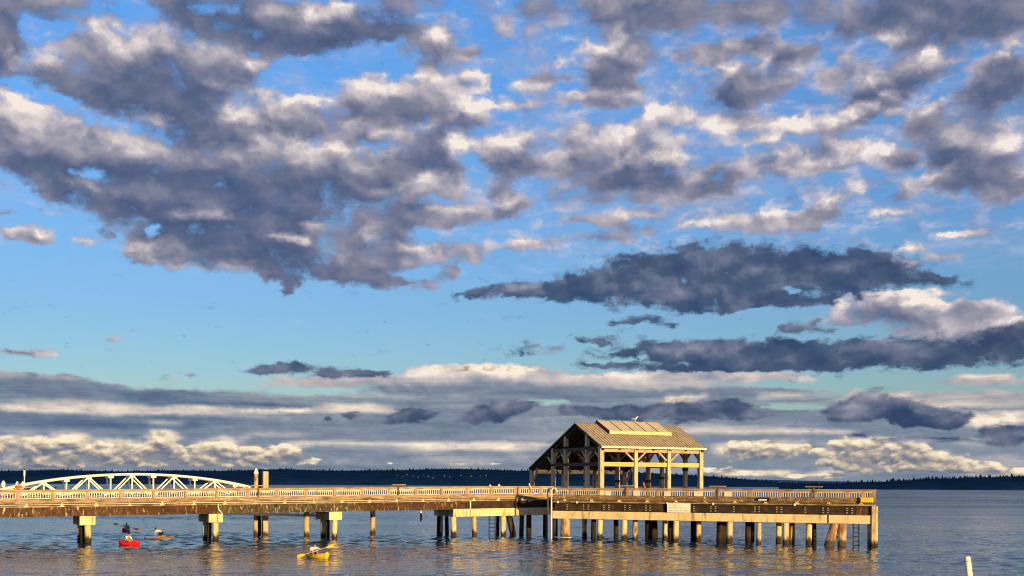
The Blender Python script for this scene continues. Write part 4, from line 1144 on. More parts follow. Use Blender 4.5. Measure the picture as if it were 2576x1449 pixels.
for s in L4[1:3]:
    for d in (-1, 1): brace(SH.pt(s + d * .28, .22, 8.52), SH.pt(s + d * 1.35, .22, 9.42))
for s in L4:
    for d in (-1, 1):
        if 0 <= s + d * 1.3 <= 13.5: brace(SH.pt(s + d * .25, 10.75, 8.7), SH.pt(s + d * 1.25, 10.75, 9.55), 'shed_wood')
    brace(SH.pt(s, 10.95, 8.2), SH.pt(s, 12.3, 9.2), 'shed_wood')
    brace(SH.pt(s, 15.6, 6.1), SH.pt(s, 14.5, 7.7), 'shed_wood')
for s in (0, 13.5):
    brace(SH.pt(s, .5, 8.7), SH.pt(s, 1.5, 9.58), 'shed_wood'); brace(SH.pt(s, 2.9, 8.8), SH.pt(s, 2.1, 9.58), 'shed_wood'); brace(SH.pt(s, 3.4, 8.8), SH.pt(s, 4.2, 9.58), 'shed_wood')
    brace(SH.pt(s, 7.6, 8.8), SH.pt(s, 6.8, 9.58), 'shed_wood'); brace(SH.pt(s, 10.5, 8.8), SH.pt(s, 9.7, 9.58), 'shed_wood'); brace(SH.pt(s, 8.1, 8.5), SH.pt(s, 8.9, 9.58), 'shed_wood')
    # rafters on the gable, tie and king post behind it
    for t0, t1 in ((-.25, 5.2), (5.3, 16.0)):
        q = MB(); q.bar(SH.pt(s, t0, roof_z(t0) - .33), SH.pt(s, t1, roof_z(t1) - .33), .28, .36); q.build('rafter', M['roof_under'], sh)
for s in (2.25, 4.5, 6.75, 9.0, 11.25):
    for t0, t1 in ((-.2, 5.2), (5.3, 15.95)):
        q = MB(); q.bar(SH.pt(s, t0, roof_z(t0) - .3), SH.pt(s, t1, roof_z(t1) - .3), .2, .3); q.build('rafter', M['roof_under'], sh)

# roof: two slopes of ribbed metal on dark boards
RL0, RL1 = -.38, 13.82
slopes = ((-.42, 5.25), (5.25, 16.15))
roofs = []
for t0, t1 in slopes:
    z0, z1 = roof_z(t0), roof_z(t1)
    b = MB(); b.hexa([SH.pt(RL0 + .04, t0 + .03, z0 - .12), SH.pt(RL1 - .04, t0 + .03, z0 - .12), SH.pt(RL1 - .04, t1, z1 - .12), SH.pt(RL0 + .04, t1, z1 - .12),
                      SH.pt(RL0 + .04, t0 + .03, z0 - .013), SH.pt(RL1 - .04, t0 + .03, z0 - .013), SH.pt(RL1 - .04, t1, z1 - .013), SH.pt(RL0 + .04, t1, z1 - .013)])
    b.build('roof_boards', M['roof_under'], sh)
    b = MB(); b.hexa([SH.pt(RL0, t0, z0 - .01), SH.pt(RL1, t0, z0 - .01), SH.pt(RL1, t1, z1 - .01), SH.pt(RL0, t1, z1 - .01),
                      SH.pt(RL0, t0, z0 + .02), SH.pt(RL1, t0, z0 + .02), SH.pt(RL1, t1, z1 + .02), SH.pt(RL0, t1, z1 + .02)])
    n = 34
    for k in range(n + 1):
        s = RL0 + .06 + (RL1 - RL0 - .12) * k / n
        h = .13
        b.hexa([SH.pt(s - .05, t0, z0 + .021), SH.pt(s + .05, t0, z0 + .021), SH.pt(s + .05, t1, z1 + .021), SH.pt(s - .05, t1, z1 + .021),
                SH.pt(s - .025, t0, z0 + h), SH.pt(s + .025, t0, z0 + h), SH.pt(s + .025, t1, z1 + h), SH.pt(s - .025, t1, z1 + h)])
    roofs.append(b.build('ribbed_roof', M['roof'], sh))
b = MB(); b.box(SH, RL0 - .02, RL1 + .02, -.52, -.425, roof_z(-.42) - .16, roof_z(-.42) + .06); b.build('gutter', M['picket'], sh)
# raised skylight panels over the ridge
SL0, SL1 = 2.55, 11.0
q0, q1 = 2.55, 5.25
b = MB()
b.hexa([SH.pt(SL0, q0, roof_z(q0) + .13), SH.pt(SL1, q0, roof_z(q0) + .13), SH.pt(SL1, q1, roof_z(q1) + .13), SH.pt(SL0, q1, roof_z(q1) + .13),
        SH.pt(SL0, q0, roof_z(q0) + .42), SH.pt(SL1, q0, roof_z(q0) + .42), SH.pt(SL1, q1, roof_z(q1) + .42), SH.pt(SL0, q1, roof_z(q1) + .42)])
b.build('skylight', M['skylight'], sh)
b = MB(); u0, u1 = 5.25, 8.0
b.hexa([SH.pt(SL0, u0 + .003, roof_z(u0) + .13), SH.pt(SL1, u0 + .003, roof_z(u0) + .13), SH.pt(SL1, u1, roof_z(u1) + .13), SH.pt(SL0, u1, roof_z(u1) + .13),
        SH.pt(SL0, u0 + .003, roof_z(u0) + .42), SH.pt(SL1, u0 + .003, roof_z(u0) + .42), SH.pt(SL1, u1, roof_z(u1) + .42), SH.pt(SL0, u1, roof_z(u1) + .42)])
b.build('skylight', M['skylight'], sh)
for s in (SL0 + (SL1 - SL0) * k / 5 for k in range(1, 5)):
    b = MB(); b.hexa([SH.pt(s - .05, q0 - .02, roof_z(q0) + .40), SH.pt(s + .05, q0 - .02, roof_z(q0) + .40), SH.pt(s + .05, q1, roof_z(q1) + .40), SH.pt(s - .05, q1, roof_z(q1) + .40),
                      SH.pt(s - .05, q0 - .02, roof_z(q0) + .45), SH.pt(s + .05, q0 - .02, roof_z(q0) + .45), SH.pt(s + .05, q1, roof_z(q1) + .45), SH.pt(s - .05, q1, roof_z(q1) + .45)])
    b.build('skylight_bar', M['grey_wood'], sh)
b = MB(); b.box(SH, SL0 - .03, SL1 + .03, q0 - .10, q0 - .003, roof_z(q0) + .09, roof_z(q0) + .46); b.build('skylight_sill', M['skylight'], sh)
b = MB()
b.hexa([SH.pt(SL0 - .08, q0 - .02, roof_z(q0) + .135), SH.pt(SL0 - .003, q0 - .02, roof_z(q0) + .135), SH.pt(SL0 - .003, q1, roof_z(q1) + .135), SH.pt(SL0 - .08, q1, roof_z(q1) + .135),
        SH.pt(SL0 - .08, q0 - .02, roof_z(q0) + .47), SH.pt(SL0 - .003, q0 - .02, roof_z(q0) + .47), SH.pt(SL0 - .003, q1, roof_z(q1) + .47), SH.pt(SL0 - .08, q1, roof_z(q1) + .47)])
b.build('skylight_end', M['roof_under'], sh)

# ------------------------------------------------------------------ white arch bridge behind the trestle
AR = Frame(at(640, 1226, 131).x, 131.0, TH)
arch = thing('arch_bridge', AR.pt(-13, 1, 4.2), 'white bowstring truss footbridge arching behind the left of the trestle', 'bridge')
SPAN = 26.0
NN = 12


def arch_z(f):          # f from 0 at the right end to 1 at the left
    return 5.18 - .35 * f + 1.62 * (1 - (2 * f - 1) ** 2) ** .92


def deck_z(f):
    return 4.45 - .35 * f


for t in (0.0, 2.1):
    b = MB(); pts = [AR.pt(-SPAN * i / 36, t, arch_z(i / 36)) for i in range(37)]
    if t == 0: pts += [AR.pt(-SPAN - 3.5, t, arch_z(1) - .32)]
    b.tube(pts, .14, 10); b.build('top_chord', M['white'], arch, smooth=True)
    b = MB(); b.bar(AR.pt(0, t, deck_z(0)), AR.pt(-SPAN - 3, t, deck_z(1.1)), .22, .22); b.build('bottom_chord', M['white'], arch)
    for i in range(1, NN):
        f = i / NN; s = -SPAN * f
        b = MB(); b.bar(AR.pt(s, t, deck_z(f)), AR.pt(s, t, arch_z(f) - .05), .13, .13); b.build('vertical', M['white'], arch)
        b = MB(); b.box(AR, s - .26, s + .26, t - .03 - .15, t - .15, arch_z(f) - .34, arch_z(f) - .10); b.build('gusset_plate', M['white'], arch)
        if i % 2 == 0:
            for d in (-1, 1):
                f2 = (i + d) / NN
                b = MB(); b.bar(AR.pt(-SPAN * f2, t, deck_z(f2)), AR.pt(s, t, arch_z(f) - .08), .13, .13); b.build('diagonal', M['white'], arch)
b = MB(); b.bar(AR.pt(0, 1.05, deck_z(0) - .02), AR.pt(-SPAN - 3, 1.05, deck_z(1.1) - .02), 1.85, .1); b.build('deck', M['rim_wood'], arch)

# lower gangway glimpsed under the girders
GW = at(815, 1297.5, 129.0); GA_ = at(556, 1291.5, 129.6)
gang = thing('gangway', (GW + GA_) / 2, 'white truss gangway seen low under the trestle girders', 'gangway')
up = Vector((0, 0, .95))
for off in (0, 1.3):
    o_ = Vector((-.2, off, 0))
    b = MB(); b.bar(GA_ + o_, GW + o_, .28, .28); b.build('bottom_chord', M['white'], gang)
    b = MB(); b.bar(GA_ + o_ + up, GW + o_ + up, .16, .16); b.build('top_chord', M['white'], gang)
    for i in range(9):
        p = GA_.lerp(GW, i / 8) + o_; q = MB(); q.bar(p, p + up, .1, .1); q.build('vertical', M['white'], gang)
        if i < 8:
            p2 = GA_.lerp(GW, (i + 1) / 8) + o_
            q = MB(); q.bar(p if i % 2 else p2, (p2 if i % 2 else p) + up, .1, .1); q.build('diagonal', M['white'], gang)
b = MB(); b.bar(GA_ + Vector((-.2, .65, 0)), GW + Vector((-.2, .65, 0)), 1.0, .1); b.build('deck', M['grey_wood'], gang)


def free_pile(px, py, z1, r, m, label, cap=None, square=False):
    p = on_water(px, py)
    root = thing('guide_pile', (p.x, p.y, 0), label, 'pile', 'free standing piles behind the pier')
    if square:
        fr = Frame(p.x, p.y, TH); b = MB(); b.box(fr, -r, r, -r, r, -2, z1); b.build('shaft', m, root, bevel=.03)
    else:
        pile(root, p.x, p.y, r, z1, m, 'shaft')
    if cap:
        b = MB(); b.tube([(p.x, p.y, z1 + .005), (p.x, p.y, z1 + .2), (p.x, p.y, z1 + .62)], [r * 1.12, r * 1.1, .06], 12); b.build('cone_cap', M['white'], root)
    return root


free_pile(643.5, 1348.5, 6.75, .23, M['steel_pile'], 'slim guide pile with white cone cap at the end of the arch bridge', cap=True)
free_pile(652, 1346, 6.5, .2, M['dark_pile'], 'thin dark pile between white-capped pile and square tan pile')
free_pile(666.5, 1347.5, 7.05, .29, M['steel_pile'], 'thick square tan pile rising above the railing beside the white-capped one', square=True)
free_pile(770, 1350.5, 4.0, .30, M['steel_pile'], 'lone pile under the trestle at the lower end of the gangway')
free_pile(937, 1345, 4.1, .31, M['steel_pile'], 'lone rusty-footed pile under the trestle right of the third bent')
free_pile(1059, 1306.6, 1.05, .17, M['dark_pile'], 'short dark pile with white top far out under the trestle', cap=True)
for px, top, lab in ((8.5, 1211.5, 'white-capped post at the extreme left edge'), (43.5, 1213.5, 'white-capped post left of the person in red'), (57.5, 1213.5, 'white-capped post under the thin pole')):
    p = at(px, top, 127.3)
    root = thing('mooring_post', (p.x, p.y, 4.2), lab, 'post', 'white capped posts at the left')
    b = MB(); b.tube([(p.x, p.y, 4.2), (p.x, p.y, p.z - .3)], .2, 12); b.build('shaft', M['white'], root)
    b = MB(); b.tube([(p.x, p.y, p.z - .295), (p.x, p.y, p.z - .1), (p.x, p.y, p.z + .1)], [.22, .19, .07], 10); b.build('cap', M['white'], root)
p = at(61.5, 1183, 127.6)
root = thing('mast_pole', (p.x, p.y, 4.2), 'thin pole, white above and grey below, at the left', 'pole')
b = MB(); b.tube([(p.x, p.y, 4.2), (p.x, p.y, p.z - .62)], .07, 8); b.build('shaft', M['pipe_grey'], root)
b = MB(); b.tube([(p.x, p.y, p.z - .615), (p.x, p.y, p.z)], .1, 8); b.build('white_top', M['white'], root)
# tan railing at the landing of the footbridge
LD = Frame(at(-60, 1230, 126).x, 126.0, TH)
ln = thing('timber_railing', LD.pt(3, 0, 4), 'tan railing of the bridge landing behind the person in red', 'railing')
railing(LD, [0, 2.6, 5.2, 7.8], 5.25, ln)
ld = thing('bridge_landing', LD.pt(3, 1, 0), 'timber landing stage at the near end of the arch bridge', 'landing')
b = MB(); b.box(LD, -1, 9.6, .25, 4.4, 4.0, 4.2); b.build('deck', M['rim_wood'], ld)
for s in (.4, 4, 7.6):
    b = MB(); b.bar(LD.pt(s, .3, 3.9), LD.pt(s, -5.5, 3.55), .2, .2); b.build('bearer', M['grey_wood'], ld)

# leaning white post in the near water
top = at(2433, 1401, 55); bot = at(2441, 1470, 54.7); d = (bot - top)
root = thing('leaning_post', on_water(2450, 1540), 'leaning white post with faint red rings in the near water', 'post')
b = MB(); e = top + d * 2.6; b.tube([e, top + d * .1, top], [.15, .15, .135], 12); b.build('shaft', M['white'], root)
m_ring = noisy('faded_red_ring', [(.5, .16, .08), (.6, .3, .2)], (5, 5, 5), .7, bump=0)
for f in (.16, .72):
    b = MB(); c = top + d * f; b.tube([c, c + d * .03], .154, 12); b.build('ring', m_ring, root)

# two white boats far out
for px, lab, k in ((1233.6, 'tiny white boat far out, left of the two dots before the shore', 1.0), (1256, 'tiny white boat far out, right of the two dots before the shore', 1.25)):
    p = on_water(px, 1222.5); p = at(px, 1219, 2300); p.z = 0
    root = thing('motor_boat', p, lab, 'boat', 'white boats far out')
    b = MB(); w = 3.2 * k
    v = [(-w, -1, 0), (w, -1, 0), (w * 1.25, 0, 0), (w, 1, 0), (-w, 1, 0)]
    lo = [b.bm.verts.new(p + Vector((x * .85, y, -.3))) for x, y, z in v]; hi = [b.bm.verts.new(p + Vector((x, y * 1.2, 1.4 * k))) for x, y, z in v]
    b.bm.faces.new(lo[::-1]); b.bm.faces.new(hi)
    for i in range(5): b.bm.faces.new((lo[i], lo[(i + 1) % 5], hi[(i + 1) % 5], hi[i]))
    b.build('hull', M['white'], root)
    b = MB(); fr = Frame(p.x, p.y, 0); b.hexa([fr.pt(-1.6, -.9, 1.4 * k + .01), fr.pt(1.8, -.9, 1.4 * k + .01), fr.pt(1.8, .9, 1.4 * k + .01), fr.pt(-1.6, .9, 1.4 * k + .01), fr.pt(-1.4, -.8, 4.4 * k), fr.pt(.9, -.8, 4.4 * k), fr.pt(.9, .8, 4.4 * k), fr.pt(-1.4, .8, 4.4 * k)])
    b.build('cabin', M['white'], root)

# ------------------------------------------------------------------ people, boats, gull


def flat(name, c, rough=.6):
    return noisy(name, [tuple(x * .8 for x in c), c], (6, 6, 6), rough, bump=0)


SKIN = flat('tan_skin', (.50, .27, .17), .5)  # one even skin colour for all figures
HAIR = flat('dark_hair', (.014, .010, .008), .6)


def skin_mesh(name, verts, edges, radii, m, parent, sub=2, offset=Vector()):
    me = bpy.data.meshes.new(name)
    me.from_pydata([tuple(v) for v in verts], edges, [])
    o = bpy.data.objects.new(name, me); COL.objects.link(o)
    md = o.modifiers.new('skin', 'SKIN'); md.use_smooth_shade = True
    sv_ = me.skin_vertices[0].data
    for i, r in enumerate(radii):
        sv_[i].radius = r if isinstance(r, tuple) else (r, r)
        sv_[i].use_root = (i == 0)
    ss = o.modifiers.new('sub', 'SUBSURF'); ss.levels = sub; ss.render_levels = sub
    dg = bpy.context.evaluated_depsgraph_get()
    ev = o.evaluated_get(dg)
    nm = bpy.data.meshes.new_from_object(ev)
    o.modifiers.clear(); o.data = nm; bpy.data.meshes.remove(me)
    nm.materials.clear(); nm.materials.append(m)
    for p in nm.polygons: p.use_smooth = True
    o.parent = parent
    return o


def person(root, J, shirt, pants, hair=HAIR, vest=None, k=1.25):
    """J: joints in metres in the thing's own space (pelvis, chest, neck, head, and for l / r: shoulder, elbow, wrist, hip, knee, ankle, toe); k scales metres to the scene"""
    J = {n: Vector(v) * k for n, v in J.items()}
    V, E, Rr = [], [], []

    def add(p, r, prev=None):
        V.append(p); Rr.append(tuple(x * k for x in r) if isinstance(r, tuple) else r * k)
        if prev is not None: E.append((prev, len(V) - 1))
        return len(V) - 1
    pe = add(J['pelvis'], (.15, .115)); wa = add(J['pelvis'].lerp(J['chest'], .5), (.135, .10), pe); ch = add(J['chest'], (.16, .115), wa)
    ne = add(J['neck'], .052, ch); hd = J['head'] - J['neck']
    h1 = add(J['neck'] + hd * .45, (.068, .078), ne); h2 = add(J['head'], (.080, .095), h1); add(J['head'] + hd.normalized() * .075 * k, (.062, .07), h2)
    for sd in ('l', 'r'):
        sh_ = add(J['shoulder_' + sd], .062, ch); el = add(J['elbow_' + sd], .043, sh_); wr = add(J['wrist_' + sd], .028, el)
        fd = (J['wrist_' + sd] - J['elbow_' + sd]).normalized()
        hp = add(J['wrist_' + sd] + fd * .06 * k, (.038, .02), wr)
        side = fd.orthogonal().normalized(); dn = fd.cross(side)
        for q, ln_ in zip((-1.5, -.5, .5, 1.5), (.062, .075, .07, .055)):
            a = J['wrist_' + sd] + fd * .085 * k + side * q * .019 * k
            f1 = add(a, .0095, hp); f2 = add(a + (fd * .7 + dn * .5) * ln_ * .5 * k, .009, f1); add(a + (fd * .6 + dn * 1.1) * ln_ * k, .008, f2)
        a = J['wrist_' + sd] + fd * .03 * k + side * .035 * k
        f1 = add(a, .011, hp); add(a + (fd * .7 + side * .6 + dn * .5) * .055 * k, .009, f1)
        hi = add(J['hip_' + sd], .088, pe); kn = add(J['knee_' + sd], .058, hi); an = add(J['ankle_' + sd], .038, kn); add(J['toe_' + sd], .034, an)
    body = skin_mesh('body', V, E, Rr, SKIN, root)
    # face: nose, eyes, mouth and ears as small relief on the head
    f = J.get('face', Vector((0, -1, 0))).normalized(); upv = hd.normalized(); rt_ = f.cross(upv).normalized()
    hc = J['head']
    fb_ = MB(); pw = parent_world(root)
    fb_.ball(pw + hc + f * .098 * k - upv * .012 * k, (.013 * k, .016 * k, .02 * k), 8, 6); nose = fb_.build('nose', SKIN, root, smooth=True)
    eb = MB()
    for q in (-1, 1): eb.ball(pw + hc + f * .084 * k + rt_ * q * .032 * k + upv * .012 * k, .010 * k, 8, 6)
    eb.ball(pw + hc + f * .084 * k - upv * .048 * k, (.022 * k, .006 * k, .005 * k), 8, 5)
    eb.build('face_features', HAIR, root, smooth=True)
    hb = MB(); hb.ball(pw + hc - f * .018 * k + upv * .035 * k, (.098 * k, .108 * k, .095 * k), 12, 8); hr = hb.build('hair', hair, root, smooth=True)
    # clothes
    V, E, Rr = [], [], []
    pe = add(J['pelvis'] - (J['chest'] - J['pelvis']).normalized() * .02 * k, (.162, .128)); wa = add(J['pelvis'].lerp(J['chest'], .5), (.150, .114), pe); ch = add(J['chest'] + (J['neck'] - J['chest']) * .12, (.175, .128), wa)
    add(J['chest'].lerp(J['neck'], .72), .078, ch)
    for sd in ('l', 'r'):
        a = add(J['shoulder_' + sd], .078, ch); add(J['shoulder_' + sd].lerp(J['elbow_' + sd], .8), .062, a)
    skin_mesh('shirt', V, E, Rr, shirt, root)
    V, E, Rr = [], [], []
    pe = add(J['pelvis'], (.166, .13))
    for sd in ('l', 'r'):
        a = add(J['hip_' + sd], .102, pe); add(J['hip_' + sd].lerp(J['knee_' + sd], .85), .074, a)
    skin_mesh('shorts', V, E, Rr, pants, root)
    if vest:
        V, E, Rr = [], [], []
        w0 = add(J['pelvis'].lerp(J['chest'], .25), (.168, .135)); w1_ = add(J['pelvis'].lerp(J['chest'], .7), (.182, .15), w0); add(J['chest'].lerp(J['neck'], .5), (.12, .10), w1_)
        skin_mesh('life_vest', V, E, Rr, vest, root)


def place(root, p, yaw):
    root.location = p; root.rotation_euler = (0, 0, yaw)


def paddle(loc_a, loc_b, label, m_blade, m_shaft, group=None, k=1.25):
    a, b_ = Vector(loc_a), Vector(loc_b); d = (b_ - a); L_ = d.length; d.normalize()
    root = thing('paddle', (a + b_) / 2, label, 'paddle', group)
    q = MB(); q.tube([a + d * L_ * .14, b_ - d * L_ * .14], .019 * k, 8); q.build('shaft', m_shaft, root)
    view = Vector((0, -1, .25)).normalized(); side = d.cross(view).normalized(); nrm = side.cross(d).normalized()
    for e, s in ((a, 1), (b_, -1)):
        q = MB(); prof = ((0.0, .055), (.05, .085), (.16, .105), (.30, .10), (.42, .06), (.52, .02))
        ring = []
        for x, w in prof:
            c = e + d * s * x * k
            ring.append([q.bm.verts.new(c + side * w * k * y + nrm * .012 * k * z) for y, z in ((-1, 0), (0, 1.3), (1, 0), (0, -1))])
        for r0, r1 in zip(ring, ring[1:]):
            for i in range(4): q.bm.faces.new((r0[i], r0[(i + 1) % 4], r1[(i + 1) % 4], r1[i]))
        q.bm.faces.new(ring[0]); q.bm.faces.new(ring[-1][::-1])
        q.build('blade', m_blade, root)
    return root


def kayak(name, length, width, m, label, cat, loc, yaw, k=1.25, sit_on=True, blunt=.1):
    root = thing(name, (0, 0, 0), label, cat)
    q = MB(); n = 18; rings = []
    for i in range(n + 1):
        f = i / n; x = (f - .5) * length
        w = width / 2 * max(blunt, (1 - abs(2 * f - 1) ** 2.6)) ** .8
        lift = .13 * abs(2 * f - 1) ** 2.5
        dk = .20 + lift + .04 * (1 - abs(2 * f - 1))
        pr = ((0, -.13 + lift * .8), (.55, -.11 + lift * .8), (.92, -.02 + lift), (1, .10 + lift), (.8, dk), (.35, dk + .05), (0, dk + .06))
        ring = [(y * w, z) for y, z in pr] + [(-y * w, z) for y, z in pr[-2:0:-1]]
        cock = .30 < f < .62
        ring2 = []
        for y, z in ring:
            if cock and abs(y) < w * .6 and z > .15: z -= .20
            ring2.append(q.bm.verts.new(Vector((x, y, z)) * k))
        rings.append(ring2)
    for a, b_ in zip(rings, rings[1:]):
        for i in range(len(a)): q.bm.faces.new((a[i], a[(i + 1) % len(a)], b_[(i + 1) % len(a)], b_[i]))
    q.bm.faces.new(rings[0][::-1]); q.bm.faces.new(rings[-1])
    q.build('hull', m, root, smooth=True)
    q = MB()
    q.bar(Vector((-.36 * length * .5, -width * .22, .22)) * k, Vector((-.36 * length * .5, width * .22, .22)) * k, .05 * k, .34 * k)
    q.build('seat_back', M['black_metal'], root)
    place(root, loc, yaw)
    return root


def seated(lean=0.0, knees=.28, reach=.45, wl=(0, 0, 0), wr=(0, 0, 0), fx=1.0):
    """Sitting in a boat, facing +x."""
    J = dict(pelvis=(0, 0, .12), chest=(.02 + lean * .35, 0, .45), neck=(.04 + lean * .5, 0, .60), head=(.06 + lean * .62, 0, .74), face=(1, 0, 0))
    for sd, y in (('l', 1), ('r', -1)):
        w = wl if sd == 'l' else wr
        J['shoulder_' + sd] = (.03 + lean * .42, .19 * y, .54)
        J['wrist_' + sd] = w
        s_ = Vector(J['shoulder_' + sd]); w_ = Vector(w); mid = (s_ + w_) / 2
        J['elbow_' + sd] = tuple(mid + Vector((-.03, .07 * y, -.10)))
        J['hip_' + sd] = (.06, .1 * y, .11); J['knee_' + sd] = (.45, .15 * y, .11 + knees); J['ankle_' + sd] = (.80, .12 * y, .10); J['toe_' + sd] = (.88, .12 * y, .2)
    return J


M['kayak_yellow'] = flat('yellow_kayak_plastic', (.92, .62, .02), .35)
M['kayak_red'] = flat('red_kayak_plastic', (.75, .015, .012), .35)
M['kayak_crimson'] = flat('crimson_kayak_plastic', (.45, .02, .05), .35)
M['blade_yellow'] = flat('orange_yellow_paddle_blade', (.92, .52, .03), .4)
M['blade_orange'] = flat('orange_paddle_blade', (.85, .42, .08), .4)
M['shaft_pale'] = flat('pale_paddle_shaft', (.6, .5, .35), .4)
WHITE_SHIRT = flat('white_shirt', (.72, .68, .66)); PINK = flat('pale_pink_shirt', (.70, .42, .42)); PURPLE = flat('purple_life_vest', (.22, .14, .42))
DARK = flat('dark_cloth', (.02, .016, .02)); RED = flat('red_shirt', (.72, .055, .025)); ORANGE = flat('orange_red_jacket', (.85, .10, .04)); NAVY = flat('dark_blue_shorts', (.03, .04, .08)); BROWN = flat('brown_skin_toned_top', (.30, .16, .08))

KY = on_water(797, 1404)
yk = kayak('kayak', 2.5, .74, M['kayak_yellow'], 'bright yellow kayak in front of the trestle, holding a paddler in a purple vest', 'kayak', KY + Vector((0, .2, .04)), R(-52), blunt=.25)


def boat_pt(root, v, k=1.25):
    return root.location + Matrix.Rotation(root.rotation_euler.z, 3, 'Z') @ (Vector(v) * k)


pa = at(747.5, 1400.5, KY.y - .2); pb = at(840, 1371.5, KY.y - .2)
pad = paddle(pa, pb, 'orange yellow double paddle held aslant by the paddler in the yellow kayak', M['blade_yellow'], M['shaft_pale'])


def to_local(world_p, root_loc, yaw, k=1.25):
    return tuple(Matrix.Rotation(-yaw, 3, 'Z') @ (Vector(world_p) - Vector(root_loc)) / k)


pr_loc = boat_pt(yk, (-.35, 0, .04)); yaw = R(-78)
pr = thing('person', (0, 0, 0), 'paddler in white shirt and purple life vest sitting in the yellow kayak', 'person')
hl = pa.lerp(pb, .62) + Vector((0, .03, 0)); hr_ = pa.lerp(pb, .37) + Vector((0, .03, 0))
person(pr, seated(.05, .2, wl=to_local(hl, pr_loc, yaw), wr=to_local(hr_, pr_loc, yaw)), WHITE_SHIRT, NAVY, vest=PURPLE)
place(pr, pr_loc, yaw)

RK = on_water(324, 1371.5)
rk = kayak('kayak', 1.9, .66, M['kayak_red'], 'bright red kayak by the first bent, its paddler in a white shirt leaning forward', 'kayak', RK + Vector((0, .1, .04)), R(-28), blunt=.3)
pr_loc = boat_pt(rk, (-.35, 0, .06)); yaw = R(-28)
pr = thing('person', (0, 0, 0), 'paddler in a white shirt leaning forward in the bright red kayak', 'person')
person(pr, seated(.5, .2, wl=(.62, .16, .22), wr=(.60, -.18, .2)), WHITE_SHIRT, DARK)
place(pr, pr_loc, yaw)

CK = on_water(315, 1337)
ck = kayak('kayak', 2.3, .66, M['kayak_crimson'], 'crimson kayak seen bow on beyond the trestle with raised orange paddle', 'kayak', CK + Vector((0, .3, .04)), R(-86), k=1.15)
pa = at(286, 1317.5, CK.y - .4); pb = at(348.5, 1331.5, CK.y - .4)
paddle(pa, pb, 'orange bladed paddle held level by the paddler in the crimson kayak', M['blade_orange'], M['shaft_pale'])
pr_loc = boat_pt(ck, (-.3, 0, .06)); yaw = R(-90)
pr = thing('person', (0, 0, 0), 'dark haired paddler in a dark vest sitting in the crimson kayak', 'person')
hl = pa.lerp(pb, .62); hr_ = pa.lerp(pb, .38)
person(pr, seated(.1, .2, wl=to_local(hl, pr_loc, yaw, 1.05), wr=to_local(hr_, pr_loc, yaw, 1.05)), BROWN, DARK, vest=DARK, k=1.05)
place(pr, pr_loc, yaw)

BD = on_water(402, 1356)
bd = thing('paddle_board', (0, 0, 0), 'pale paddle board with dark edge carrying a kneeling person', 'paddle board')
q = MB(); ring_t, ring_b = [], []
for i in range(28):
    a = 2 * math.pi * i / 28; x = 1.25 * math.cos(a) * 1.0; y = .36 * math.copysign(abs(math.sin(a)) ** .75, math.sin(a))
    lift = .16 * max(0, math.cos(a)) ** 4
    ring_t.append(q.bm.verts.new(Vector((x, y, .12 + lift)) * 1.25)); ring_b.append(q.bm.verts.new(Vector((x * .97, y * .93, -.02 + lift)) * 1.25))
q.bm.faces.new(ring_t); q.bm.faces.new(ring_b[::-1])
for i in range(28): q.bm.faces.new((ring_t[i], ring_b[i], ring_b[(i + 1) % 28], ring_t[(i + 1) % 28]))
q.build('board', flat('grey_board_deck', (.36, .31, .26)), bd)
q = MB(); q.tube([Vector((1.25 * math.cos(2 * math.pi * i / 28), .365 * math.copysign(abs(math.sin(2 * math.pi * i / 28)) ** .75, math.sin(2 * math.pi * i / 28)), .07 + .16 * max(0, math.cos(2 * math.pi * i / 28)) ** 4)) * 1.25 for i in range(29)], .045, 6, caps=False); q.build('rail_edge', DARK, bd)
place(bd, BD + Vector((0, .1, .02)), R(22))
pr = thing('person', (0, 0, 0), 'person in a pale shirt bent forward on the paddle board', 'person')
J = dict(pelvis=(-.10, 0, .50), chest=(.18, 0, .68), neck=(.30, 0, .73), head=(.40, 0, .80), face=(.8, 0, -.6))
for sd, y in (('l', 1), ('r', -1)):
    J['shoulder_' + sd] = (.24, .19 * y, .66); J['elbow_' + sd] = (.34, .24 * y, .42); J['wrist_' + sd] = (.36, .2 * y, .22)
    J['hip_' + sd] = (-.08, .1 * y, .46); J['knee_' + sd] = (.12, .15 * y, .20); J['ankle_' + sd] = (-.30, .12 * y, .19); J['toe_' + sd] = (-.38, .12 * y, .18)
person(pr, J, WHITE_SHIRT, DARK, vest=None)
place(pr, bd.location + Vector((0, 0, 0)), R(158))

# standing figures on the pier


def standing(lean=0.0, arms='rail', h=1.0):
    J = dict(pelvis=(0, 0, .93), chest=(lean * .25, 0, 1.28), neck=(lean * .38, 0, 1.46), head=(lean * .45, 0, 1.60), face=(1, 0, 0))
    for sd, y in (('l', 1), ('r', -1)):
        J['shoulder_' + sd] = (lean * .3, .2 * y, 1.40)
        if arms == 'rail': J['elbow_' + sd] = (lean * .3 + .12, .36 * y, 1.16); J['wrist_' + sd] = (lean * .3 + .33, .46 * y, 1.02)
        else: J['elbow_' + sd] = (.03, .26 * y, 1.12); J['wrist_' + sd] = (.2, .22 * y, .92)
        J['hip_' + sd] = (0, .1 * y, .90); J['knee_' + sd] = (.03, .11 * y, .49); J['ankle_' + sd] = (0, .12 * y, .08); J['toe_' + sd] = (.15, .13 * y, .04)
    return {n: tuple(x * h for x in v) if n != 'face' else v for n, v in J.items()}


